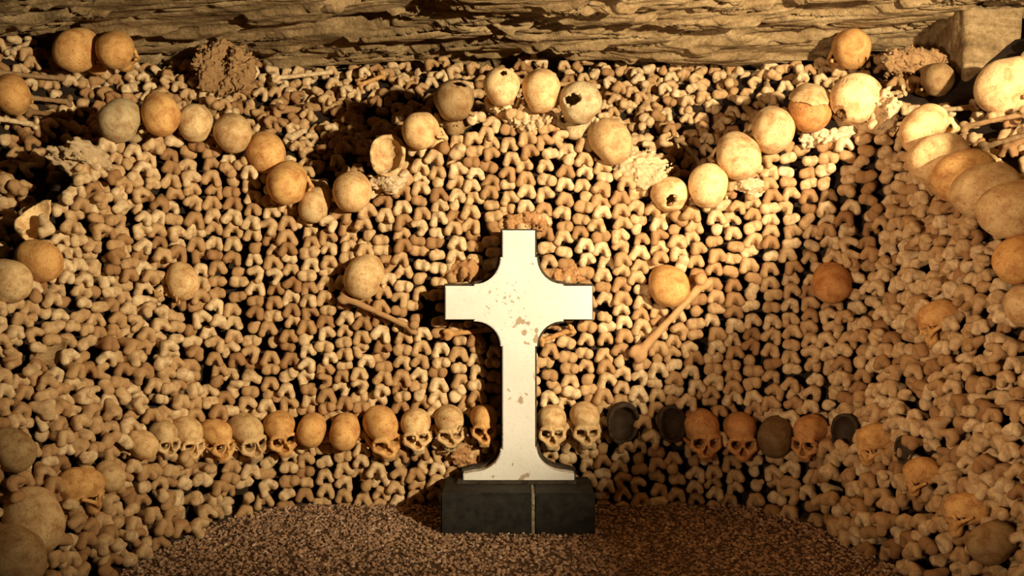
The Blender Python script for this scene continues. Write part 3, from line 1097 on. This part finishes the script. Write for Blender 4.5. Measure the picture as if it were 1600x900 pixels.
# the loose plate on the crown of the reddish skull lies on it like a lid
k_ = [i for i, q in enumerate(SKULLS) if q[0] == 1265][0]
P, R = PREP[k_][0], PREP[k_][1]
sc = (SKULLS[k_][2] / FPX * P[1]) / 0.143
o = link('crown_fragment', SK_HOLE['cap'], label='loose curved plate of bone resting on the crown of the reddish skull', cat='skull piece')
place(o, R @ rx(R_(-6)), P + R @ np.array([0, -0.004, 0.004]), sc * 1.18)
o.color = (*TINT['t'], 1)
KEEP = np.array(KEEP)

# ------------------------------------------------------------------ whole limb bones
LIMBS = [
    (531, 461, 652, 516, 3.462, 3.476, 't', 'limb bone slanting down towards the cross arm on the lit side', None),
    (1106, 434, 990, 560, 3.482, 3.480, 'c', 'pale limb bone leaning up against the wall on the shaded side', None),
    (694, 523, 788, 512, 3.485, 3.500, 'o', 'orange limb bone sticking out behind the cross arm', None),
    (842, 534, 896, 514, 3.490, 3.500, 'o', 'short orange limb bone end behind the stem of the cross', None),
    (788, 116, 838, 86, 3.75, 3.9, 'c', 'pale limb bone poking up behind the top of the arch', 'limb bones on the heap'),
    (800, 126, 930, 136, 3.72, 3.72, 't', 'limb bone lying flat behind the skulls of the arch', 'limb bones on the heap'),
    (14, 82, 52, 30, 3.6, 3.8, 't', 'limb bone standing on end near the two orange skulls', 'limb bones on the heap'),
    (-10, 112, 100, 122, 3.5, 3.6, 'd', 'uppermost limb bone laid flat in the lit corner', 'limb bones on the heap'),
    (40, 152, 112, 160, 3.5, 3.58, 'd', 'limb bone laid flat beside the corner skull', 'limb bones on the heap'),
    (40, 174, 112, 182, 3.46, 3.54, 'd', 'limb bone laid flat under another beside the corner skull', 'limb bones on the heap'),
    (-10, 184, 60, 196, 3.25, 3.36, 't', 'lowest limb bone laid flat under the corner skull', 'limb bones on the heap'),
    (425, 122, 520, 112, 3.95, 4.0, 't', 'limb bone lying flat under the ceiling above the lit dip', 'limb bones on the heap'),
    (560, 134, 600, 118, 3.85, 4.0, 'o', 'reddish limb bone stub near the ceiling above the lit dip', 'limb bones on the heap'),
    (1060, 215, 1098, 262, 3.72, 3.56, 'd', 'brown limb bone tipping into the shaded dip', 'limb bones on the heap'),
    (1376, 196, 1462, 190, 3.45, 3.5, 't', 'limb bone lying flat behind the start of the descending line', 'limb bones on the heap'),
    (1446, 176, 1528, 166, 3.4, 3.5, 't', 'broken-ended limb bone pointing to the bright yellow skull', 'limb bones on the heap'),
    (1500, 200, 1610, 176, 3.25, 3.3, 't', 'limb bone lying just below the bright yellow skull', 'limb bones on the heap'),
    (1530, 232, 1640, 200, 3.05, 3.15, 'd', 'brown limb bone lowest in the shaded corner heap', 'limb bones on the heap'),
    (1374, 150, 1416, 142, 3.7, 3.8, 't', 'limb bone end between the clay lump and the dim skull', 'limb bones on the heap'),
]
for i, (x0, y0, x1, y1, d0, d1, tn, label, grp) in enumerate(LIMBS):
    if grp:      # laid down on the heap
        d0, d1 = on_heap(x0, y0 + 6) - 0.018, on_heap(x1, y1 + 6) - 0.018
    a, b = at(x0, y0, d0), at(x1, y1, d1)
    for q_ in (a, b):
        q_[2] = min(q_[2], float(ceil_at(q_[0], q_[1])) - 0.02)
    L = np.linalg.norm(b - a)
    k = i % 4 if L > 0.25 else 2
    ex = (b - a) / L
    if i in (1,):
        ex, k = -ex, 0
    ez = np.array([0, -1, 0]) + 0.0
    ez = ez - ex * (ez @ ex)
    ez /= np.linalg.norm(ez)
    ey = np.cross(ez, ex)
    o = link('limb_bone', LONGB[k], label=label, cat='bone', group=grp)
    sc = L / LONGL[k]
    M = np.stack([ex * sc, ey * max(sc, 0.85), ez * max(sc, 0.85)], 1)
    place(o, M, (a + b) / 2)
    o.color = (*TINT[tn], 1)
    for t_ in np.linspace(0, 1, int(L / 0.012) + 2):
        OBST.append((*(a + (b - a) * (0.06 + 0.88 * t_)), 0.026 * max(sc, 0.85) if min(t_, 1 - t_) < 0.06 else 0.0125 * max(sc, 0.85)))

# ------------------------------------------------------------------ mortar lumps
def lump(px, py, wx_, wz_, tn, label, D=None, seed=0, thick=0.034):
    P, T, s_, z_ = on_wall(px, py)
    if D is not None:
        P = at(px, py, min(D, on_heap(px, py + wz_ * 0.4)))
        P[2] = min(P[2], ceil_low(P, 0.08) - 0.045)
        T = 0
    k = P[1] / FPX
    e = np.array([wx_ / 2 * k, thick, wz_ / 2 * k])

    def f(X, Y, Z):
        return ell(X, Y, Z, (0, 0, 0), e) + wob(X, Y, Z, 0.014, 55, seed) + wob(X, Y, Z, 0.007, 150, seed + 1) + wob(X, Y, Z, 0.0045, 330, seed + 2) + wob(X, Y, Z, 0.0035, 330, seed + 3)
    if D is not None:      # clay on the heap is solid to the bones around it
        for t_ in np.linspace(-1, 1, 7):
            OBST.append((P[0] + t_ * max(e[0] - e[2] * 0.8, 0.0), P[1], P[2], e[2] * 0.85))
    V, F = surfnet(f, -e - 0.03, e + 0.03, 0.006)
    o = link('mortar_lump', make_mesh('mortar_lump', V, F, M_MORTAR), label=label, cat='mortar')
    place(o, frame(T), P + np.array([0, 0.016 if 650 < px < 930 else -0.005, 0]))
    o.color = (*TINT[tn], 1)


LUMPS = [
    (1002, 262, 72, 50, 'c', 'pale pitted mortar patch between two skulls at the shaded dip', None),
    (1382, 172, 44, 66, 'c', 'white chalky mortar block behind the jagged pale skull', None),
    (612, 284, 64, 26, 'c', 'crumbly pale mortar under the broken skull bowl', None),
    (815, 186, 90, 20, 'c', 'crumbly mortar bed under the two cream skulls of the arch', None),
    (128, 248, 96, 40, 't', 'spread of rough mortar below the greyish corner skull', None),
    (350, 106, 90, 78, 'n', 'brown clay lump under the ceiling above the lit rim', 3.97),
    (1424, 97, 92, 46, 'n', 'long clay lump under the ceiling by the limestone block', 3.72),
    (1290, 214, 70, 22, 'c', 'crumbly mortar under the reddish skull with the loose plate', None),
    (728, 424, 62, 30, 'r', 'reddish crumbled mortar above the cross arm on the lit side', None),
    (828, 346, 76, 22, 'r', 'reddish crumbled mortar along the head of the cross', None),
    (900, 432, 52, 26, 'r', 'reddish crumbled mortar above the cross arm on the shaded side', None),
    (730, 714, 52, 32, 'r', 'orange brown crumbled mortar beside the foot of the cross', None),
    (275, 462, 46, 14, 'o', 'crumbly brown mortar under the pale skull sunk alone', None),
    (1172, 290, 40, 18, 'c', 'crumbly pale mortar under the skull climbing from the shaded dip', None),
]
for i, (px, py, a, b, tn, label, D) in enumerate(LUMPS):
    lump(px, py, a, b, tn, label, D, seed=300 + i * 5)
    P = at(px, py, D) if D else on_wall(px, py)[0]

# ------------------------------------------------------------------ the stacked bone ends
BONES = []          # kind, variant, R, p, scale, zone
DX, DZ = 0.0725, 0.0500


def in_cross(px, py, m):
    dx = abs(px - 810.5)
    return (dx < 25.5 - m and 360 < py < 752) or (dx < 115 - m and 447 + m < py < 499 - m)


def near_keep(P, f):
    d = np.linalg.norm(KEEP[:, :3] - P, axis=1)
    return (d < KEEP[:, 3] * f).any()


def fine(s):
    return float(np.interp(abs(s), [1.05, 1.55, 2.2], [1.0, 0.86, 0.76]))


COLS = [(0, 0.0)]
for sg_ in (1, -1):
    q, i = 0.0, 0
    while abs(q) < 3.1:
        q += sg_ * DX * fine(q)
        i += sg_
        COLS.append((i, q))
for (i, sc_) in COLS:
    kf = fine(sc_)
    dz_ = DZ * kf
    ph = 0.5 * (i % 2) * dz_ + rng.uniform(-0.16, 0.16) * dz_
    for j in range(-1, int(1.85 / dz_)):
        z0 = 0.035 + j * dz_ + ph + 0.012 * math.sin(i * 0.7 + j * 0.23)
        s0 = sc_ + 0.05 * (float(fbm(np.array(z0 * 2.3), np.array(i * 0.11), 77, 2)) - 0.5)
        s = s0 + rng.normal(0, 0.0075)
        z = z0 + rng.normal(0, 0.0045)
        if z < 0.012 or z > float(rim(s)) + 0.012:
            continue
        P, T = plan(s, z)
        P, T = P.copy(), float(T)
        if P[1] < (1.6 if s < 0 else 2.25):
            continue
        px, py = proj(P)
        if px < -260 or px > 1760 or py > 1080:
            continue
        if near_keep(P, 1.0) or in_cross(px, py, 14):
            continue
        side = min(1.0, abs(T) / 0.9)
        wild = 1 + 1.3 * side + 0.8 * max(0.0, 1 - (rim(s) - z) / 0.15)
        pT = 0.16 + 0.5 * max(0, 1 - math.hypot((px - 811) / 190, (py - 480) / 190)) * 1.6
        pT += 0.75 * max(0, 1 - math.hypot((px - 1330) / 190, (py - 270) / 90))
        pT += 0.35 * max(0, float(fbm(np.array(s * 2.2), np.array(z * 3), 99, 2)) - 0.45) * 2
        u = rng.random()
        kind = 'T' if u < pT else ('H' if u > 0.955 else 'F')
        v = int(rng.integers(NV[kind]))
        Rb = frame(T) @ rz(rng.normal(0, 0.14 * wild)) @ rx(rng.normal(0, 0.13 * wild)) @ ry(rng.normal(0, 0.17 * wild))
        if rng.random() < 0.12:
            Rb = Rb @ ry(rng.uniform(-1.2, 1.2))
        sc = (1.075 + rng.normal(0, 0.05)) * (1.05 if kind == 'F' else 1.0) * kf * (1.06 if kf < 0.95 else 1.0)
        n = np.array([-math.sin(T), -math.cos(T), 0])
        P = P + n * rng.normal(0.0, 0.008 * wild)
        if z < 0.22:
            zone = 0
        elif abs(s) > 1.45:
            zone = 2 if s < 0 else 3
        else:
            zone = 1 if (px - 880) / (1400 - 880) < (720 - py) / (720 - 215) else 4
        BONES.append((kind, v, Rb, P, sc, zone, (px, py)))

# the loose heap above the rim
HEAP = []
def heap_cols(d, deep):
    q = -2.35 + 0.03 * deep + rng.uniform(0, 0.06)
    while q < 2.35:
        a_, r_, p_ = plan_par(1.5, q)
        yield q
        inarc = a_ < abs(q) < a_ + r_ * p_
        q += 0.066 / ((r_ + d) / r_ if inarc else 1.0)


HCELLS = [(q, 0.12 + j * 0.049, deep) for deep in (0, 1) for j in range(18) for q in heap_cols(0.12 + j * 0.049, (j + deep) % 2)]
for (q, d, deep) in HCELLS:
    if rng.random() < (0.45 if deep else 0.90):
        s = q + rng.normal(0, 0.010)
        d = d + rng.normal(0, 0.010)
        if abs(s) > 2.0 and d > 0.35:
            continue
        z = float(heap_z(s, d)) + rng.normal(0, 0.024) - 0.05 * deep
        if z > 1.95 or z < float(rim(s)) - 0.12 - 0.9 * d * 0:
            continue
        P, T = plan(s, 1.5, d)
        P = P.copy()
        P[2] = z
        if P[1] < 2.3:
            continue
        px, py = proj(P)
        if not (-60 < px < 1660 and 40 < py < 520):
            continue
        if near_keep(P, 1.0):
            continue
        u = rng.random()
        kind = 'F' if u < 0.62 else ('T' if u < 0.84 else 'H')
        v = int(rng.integers(NV[kind]))
        Rb = frame(float(T) * 0.8) @ rz(rng.normal(0, 0.27)) @ rx(rng.normal(-0.05, 0.22)) @ ry(rng.normal(0, 0.6))
        P[2] = min(P[2], min(float(ceil_at(*(P + Rb[:, 1] * q_)[:2])) - Rb[2, 1] * q_ for q_ in (0, 0.08, 0.16)) - 0.034)
        zone = 5
        if any(1.76 < q_[0] < 2.68 and q_[1] > 3.54 for q_ in (P, P + Rb[:, 1] * 0.19)):      # in front of the limestone blocks: only short bones fit
            zone = 6
            if any(1.78 < q_[0] < 2.68 and q_[1] > 3.56 for q_ in (P, P + Rb[:, 1] * 0.09)):
                continue
        HEAP.append((kind, v, Rb, P, 1.02 + rng.normal(0, 0.07), zone, (px, py)))


# ------------------------------------------------------------------ settle: bones shove each other until they only touch
from mathutils.kdtree import KDTree
OBST = np.array(OBST)


def bone_spheres(kind, long):
    if kind == 'F':
        sp = [(-0.0205, 0.008, -0.016, 0.0130), (0.0205, 0.008, -0.016, 0.0130), (-0.0155, 0.009, -0.003, 0.0132), (0.0155, 0.009, -0.003, 0.0132), (-0.009, 0.010, 0.009, 0.0135), (0.009, 0.010, 0.009, 0.0135)]
        sh = 0.0195
    elif kind == 'T':
        sp = [(-0.016, 0.013, 0, 0.0165), (0.016, 0.013, 0, 0.0165), (0, 0.014, 0.004, 0.0165), (-0.016, 0.012, 0.006, 0.014), (0.016, 0.012, -0.006, 0.014)]
        sh = 0.0185
    else:
        sp = [(0, 0.012, 0, 0.0190), (0.014, 0.020, 0.012, 0.011)]
        sh = 0.0150
    end = 0.15 if long else 0.055
    for y in np.arange(0.034, end + 0.001, 0.014):
        sp.append((0, y, 0.0, sh + (0.0128 - sh) * min(1, (y - 0.03) / max(end - 0.03, 0.01))))
    return np.array(sp)


BS = {(k, l): bone_spheres(k, l) for k in 'FTH' for l in (0, 1)}
ALL = BONES + HEAP
loc, rad, own_ = [], [], []
for n_, (kind, v, Rb, P, sc, zone, pp) in enumerate(ALL):
    sp = BS[kind, int(zone == 5)]
    loc.append((sp[:, :3] * sc) @ Rb.T)
    rad.append(sp[:, 3] * sc)
    own_.append(np.full(len(sp), n_))
loc, rad, own_ = np.concatenate(loc), np.concatenate(rad), np.concatenate(own_)
POS = np.array([b[3] for b in ALL])
POS0 = POS.copy()
INTO = np.array([b[2][:, 1] for b in ALL])             # each bone's own axis, into the wall
HEAPM = np.array([b[5] >= 5 for b in ALL])
okd = KDTree(len(OBST))
for n_, q in enumerate(OBST):
    okd.insert(q[:3], n_)
okd.balance()


def pairs_now(C):
    kd = KDTree(len(C))
    for n_, q in enumerate(C):
        kd.insert(q, n_)
    kd.balance()
    A, B, OA, OB = [], [], [], []
    for n_, q in enumerate(C):
        for (_, m_, _) in kd.find_range(q, 0.052):
            if m_ > n_ and own_[m_] != own_[n_]:
                A.append(n_)
                B.append(m_)
        for (_, m_, dist) in okd.find_range(q, 0.115):
            if dist < OBST[m_, 3] + 0.035:
                OA.append(n_)
                OB.append(m_)
    return np.array(A), np.array(B), np.array(OA, int), np.array(OB, int)


TOUCH = 0.0022                                         # slight overlap where they rest on each other
for it in range(96):
    C = POS[own_] + loc
    if it % 12 == 0:
        pA, pB, oA, oB = pairs_now(C)
    mv = np.zeros_like(POS)
    wt = np.zeros(len(POS))
    v = C[pA] - C[pB]
    d = np.linalg.norm(v, axis=1) + 1e-9
    g = rad[pA] + rad[pB] - TOUCH - d
    m_ = g > 0
    push = v[m_] / d[m_][:, None] * (0.5 * g[m_])[:, None]
    np.add.at(mv, own_[pA[m_]], push)
    np.add.at(mv, own_[pB[m_]], -push)
    np.add.at(wt, own_[pA[m_]], 1)
    np.add.at(wt, own_[pB[m_]], 1)
    v = C[oA] - OBST[oB, :3]
    d = np.linalg.norm(v, axis=1) + 1e-9
    g = rad[oA] + OBST[oB, 3] - 0.004 - d
    m_ = g > 0
    np.add.at(mv, own_[oA[m_]], v[m_] / d[m_][:, None] * g[m_][:, None] * 2.2)
    np.add.at(wt, own_[oA[m_]], 1)
    # keep below the rock
    hi_ = C[:, 2] + rad - ceil_at(C[:, 0], C[:, 1])
    k_ = (hi_ > 0) & HEAPM[own_]
    np.add.at(mv[:, 2], own_[k_], -hi_[k_])
    np.add.at(wt, own_[k_], 1)
    mv = mv / np.sqrt(np.maximum(wt, 1))[:, None]
    ln = np.linalg.norm(mv, axis=1)
    mv *= np.minimum(1, 0.008 / (ln + 1e-9))[:, None]
    POS = POS + mv
    # stay in the stack: not far out of the face, not deep behind it
    off = POS - POS0
    al = (off * INTO).sum(1)
    lim = np.where(HEAPM, 0.06, 0.045)
    cl = np.clip(al, -np.where(HEAPM, 0.04, 0.016), lim)
    side = off - INTO * al[:, None]
    sl = np.linalg.norm(side, axis=1)
    side *= np.minimum(1, np.where(HEAPM, 0.06, 0.042) / (sl + 1e-9))[:, None]
    POS = POS0 + side + INTO * cl[:, None]
    POS[:, 2] = np.maximum(POS[:, 2], 0.012)
# what is still jammed is smaller: shrink it a little
C = POS[own_] + loc
pA, pB, oA, oB = pairs_now(C)
jam = np.zeros(len(POS))
g = rad[pA] + rad[pB] - np.linalg.norm(C[pA] - C[pB], axis=1)
np.maximum.at(jam, own_[pA], g)
np.maximum.at(jam, own_[pB], g)
ojam = np.zeros(len(POS))
np.maximum.at(ojam, own_[oA], rad[oA] + OBST[oB, 3] - np.linalg.norm(C[oA] - OBST[oB, :3], axis=1))
print('settled: jam mean %.4f, >6mm %d, >10mm %d; into skulls >8mm %d' % (jam.mean(), (jam > 0.006).sum(), (jam > 0.010).sum(), (ojam > 0.008).sum()))
new = []
for n_, (kind, v, Rb, P, sc, zone, pp) in enumerate(ALL):
    j_ = max(jam[n_], ojam[n_])
    new.append((kind, v, Rb, POS[n_], sc * (1 - min(0.12, max(0, j_ - 0.005) * 9)), zone, tuple(proj(POS[n_]))))
BONES, HEAP = new[:len(BONES)], new[len(BONES):]


def seen_size(b):
    kind, v, Rb, P, sc, zone, (px, py) = b
    if not (4 < px < 1596 and 4 < py < 896):
        return -1
    for (qx, qy, r) in SKPIX:
        if (qx - px) ** 2 + (qy - py) ** 2 < (r * 1.02) ** 2:
            return -0.5
    if in_cross(px, py, -4):
        return -0.7
    v_ = np.array([0, 0, EYE]) - P
    v_ /= np.linalg.norm(v_)
    n = -Rb[:, 1]
    return sc / P[1] * (0.30 + 0.70 * max(0.0, float(n @ v_)))


MARKS = [
    (190, 192, 'the greyish corner skull'), (280, 190, 'the orange and tan corner skulls'), (385, 228, 'the skulls leading into the lit dip'), (455, 290, 'the round orange dip skull'),
    (493, 325, 'the smallest skull of the lit dip'), (550, 303, 'the pale yellow dip skull'), (607, 250, 'the broken skull bowl'), (662, 208, 'the mottled pale skull'),
    (711, 165, 'the skull with the slot-shaped hole'), (784, 142, 'the cream skull with the small hole'), (845, 147, 'the boxy cream skull'), (905, 170, 'the skull with the large hole'),
    (950, 222, 'the skull by the mortar patch'), (1000, 265, 'the pale mortar patch'), (1047, 308, 'the skull with the low hole'), (1103, 295, 'the broad pale skull'),
    (1150, 247, 'the round tan skull of the shaded dip'), (1203, 207, 'the yellow-tan skull'), (1265, 176, 'the skull with the loose plate'), (1338, 162, 'the large jagged skull'),
    (1465, 230, 'the start of the descending skull line'), (1548, 300, 'the overlapping speckled skulls'), (1590, 420, 'the big orange skull'), (155, 72, 'the two orange heap skulls'),
    (20, 150, 'the orange corner skull'), (1327, 75, 'the single orange heap skull'), (1584, 138, 'the bright yellow skull'), (1440, 115, 'the clay lump and dim skull'),
    (62, 335, 'the broken skull plate'), (30, 430, 'the two side wall skulls'), (282, 441, 'the pale skull sunk alone'), (572, 433, 'the tan skull over the slanting bone'),
    (600, 490, 'the limb bone slanting to the cross'), (1043, 450, 'the bright orange wall skull'), (1050, 500, 'the pale leaning limb bone'), (1300, 445, 'the dark reddish wall skull'),
    (1465, 500, 'the skull looking down'), (90, 550, 'the thin standing skull plate'), (150, 755, 'the two small side wall skulls'), (40, 840, 'the large low side wall skulls'),
    (235, 690, 'the corner end of the low row'), (315, 680, 'the pale and orange row skulls'), (386, 678, 'the skull with the pale cheekbone'), (437, 672, 'the sixth row skull from the lit corner'),
    (514, 674, 'the two row skulls turned away'), (596, 670, 'the bowed orange row skull'), (650, 668, 'the pale third row skull'), (702, 662, 'the skull with the broken temple'),
    (756, 660, 'the orange skull with teeth'), (862, 662, 'the tan skull by the cross'), (914, 658, 'the skull with its face buried'), (1010, 665, 'the broken blackened skulls'),
    (1093, 672, 'the dark orange row skull'), (1155, 676, 'the brown row skull'), (1212, 684, 'the darkest smooth skull'), (1266, 677, 'the yellow brown row skull'),
    (1343, 684, 'the dark hollow corner skull'), (1438, 735, 'the yellow orange side wall skull'), (1508, 800, 'the low skull with dark sockets'), (1558, 850, 'the dull round skull'),
    (730, 425, 'the cross arm towards the lit side'), (895, 430, 'the cross arm towards the shaded side'), (811, 350, 'the head of the cross'), (760, 600, 'the lit side of the cross stem'),
    (860, 600, 'the shaded side of the cross stem'), (700, 740, 'the lit end of the black base'), (930, 740, 'the shaded end of the black base'), (350, 92, 'the brown clay lump'),
    (475, 118, 'the limb bone under the ceiling'), (1080, 235, 'the limb bone tipping into the dip'), (1075, 120, 'the ceiling over the shaded dip'), (620, 125, 'the ceiling over the broken bowl'),
    (330, 790, 'the gravel edge in the lit corner'), (500, 790, 'the gravel edge before the lit wall'), (1100, 790, 'the gravel edge before the shaded wall'), (1340, 830, 'the gravel edge in the shaded corner'),
    (420, 560, 'the plain middle of the lit wall'), (1180, 560, 'the plain middle of the shaded wall'), (190, 560, 'the plain bend of the lit corner'), (1420, 620, 'the plain bend of the shaded corner'),
]
MK = np.array([m[:2] for m in MARKS], float)


def where(pp):
    d = np.array(pp) - MK
    k = int(np.argmin((d ** 2).sum(1)))
    dx, dy = d[k]
    if 'edge' in MARKS[k][2] or 'plain' in MARKS[k][2] or 'end of' in MARKS[k][2]:
        rel = 'at'
    else:
        rel = 'above' if dy < -abs(dx) else ('below' if dy > abs(dx) else 'beside')
    return rel + ' ' + MARKS[k][2]


SETS = [
    ('thigh_bone', [b for b in BONES if b[0] == 'F'], HIGH, LOW, 'horseshoe-shaped thigh bone end '),
    ('shin_bone', [b for b in BONES if b[0] == 'T'], HIGH, LOW, 'two-lobed shin bone end '),
    ('arm_bone', [b for b in BONES if b[0] == 'H'], HIGH, LOW, 'small rounded arm bone end '),
    ('heap_bone', HEAP, LONG_HIGH, LONG_LOW, 'tilted loose bone in the heap '),
]


def join_bones(name, items, low, label, cat):
    Vs, Fs, Ts, n = [], [], [], 0
    for (kind, v, Rb, P, sc, zone, pp) in items:
        V, F = (LOW if zone == 6 else low)[kind, v]
        Vs.append(V @ (Rb * sc).T + P)
        Fs.append(F + n)
        Ts.append(np.full(len(V), rng.random()))
        n += len(V)
    if not Vs:
        return
    link(name, make_mesh(name, np.concatenate(Vs), np.concatenate(Fs), M_BONE, tint=np.concatenate(Ts)), label=label, cat=cat, kind='stuff')


REST = []
for (nm, items, high, low, lab) in SETS:
    items = sorted(items, key=seen_size, reverse=True)
    own, rest = items[:300], items[300:]
    own, more = [b for b in own if seen_size(b) > 0], [b for b in own if seen_size(b) <= 0]
    for (kind, v, Rb, P, sc, zone, pp) in own:
        wh = where(pp)
        o = link(nm, (HIGH if zone == 6 else high)[kind, v], label=lab + wh, cat='bone', group=nm.replace('_', ' ') + 's ' + wh)
        place(o, Rb, P, sc)
    if nm == 'heap_bone':
        join_bones('heap_of_bones', rest + more, low, 'mass of smaller loose bones filling the heap above the skull line', 'bones')
    else:
        REST += rest + more
join_bones('stacked_bones', REST, LOW, 'mass of smaller bone ends packed between the larger ones in the wall', 'bones')

# ------------------------------------------------------------------ gravel
NG = 26000
gxr = rng.uniform(-1.5, 1.5, NG * 2)
gyr = 3.62 - 1.9 * rng.random(NG * 2) ** 1.25
_u = np.linspace(0, 2.6, 600)
_l, _rr = plan(-_u, np.full(600, 0.02))[0], plan(_u, np.full(600, 0.02))[0]
ok = (gxr > np.interp(gyr, _l[::-1, 1], _l[::-1, 0]) - 0.01) & (gxr < np.interp(gyr, _rr[::-1, 1], _rr[::-1, 0]) + 0.01) & (gyr < 3.49)
ok &= ~((gxr > at(688, 800, 3.2)[0]) & (gxr < at(930, 800, 3.2)[0]) & (gyr > 3.2))
gxr, gyr = gxr[ok][:NG], gyr[ok][:NG]
NG = len(gxr)
OV = np.array([(1, 0, 0), (-1, 0, 0), (0, 1, 0), (0, -1, 0), (0, 0, 1), (0, 0, -1)], float)
OF = np.array([(0, 2, 4), (2, 1, 4), (1, 3, 4), (3, 0, 4), (2, 0, 5), (1, 2, 5), (3, 1, 5), (0, 3, 5)])
sz = 0.0045 + 0.006 * rng.random(NG) ** 2.2
V = OV[None] * (1 + rng.normal(0, 0.22, (NG, 6, 1))) * sz[:, None, None]
ang = rng.uniform(0, 6.28, NG)
ca, sa = np.cos(ang)[:, None], np.sin(ang)[:, None]
tl = rng.normal(0, 0.6, NG)
ct, st_ = np.cos(tl)[:, None], np.sin(tl)[:, None]
y1_, z1_ = V[..., 1] * ct - V[..., 2] * st_, V[..., 1] * st_ + V[..., 2] * ct
x2, y2 = V[..., 0] * ca - y1_ * sa, V[..., 0] * sa + y1_ * ca
V = np.stack([x2 + gxr[:, None], y2 + gyr[:, None], z1_ * 0.75 + (floor_h(gxr, gyr) + sz * 0.35)[:, None]], -1)
F = (OF[None] + 6 * np.arange(NG)[:, None, None]).reshape(-1, 3)
link('gravel', make_mesh('gravel', V.reshape(-1, 3), F, M_GRAVEL, smooth=False, tint=np.repeat(rng.random(NG), 6)), label='loose brown gravel covering the floor before the cross', cat='gravel', kind='stuff')
print('bones', len(BONES), 'heap', len(HEAP), 'faces', sum(len(m.polygons) for m in bpy.data.meshes))
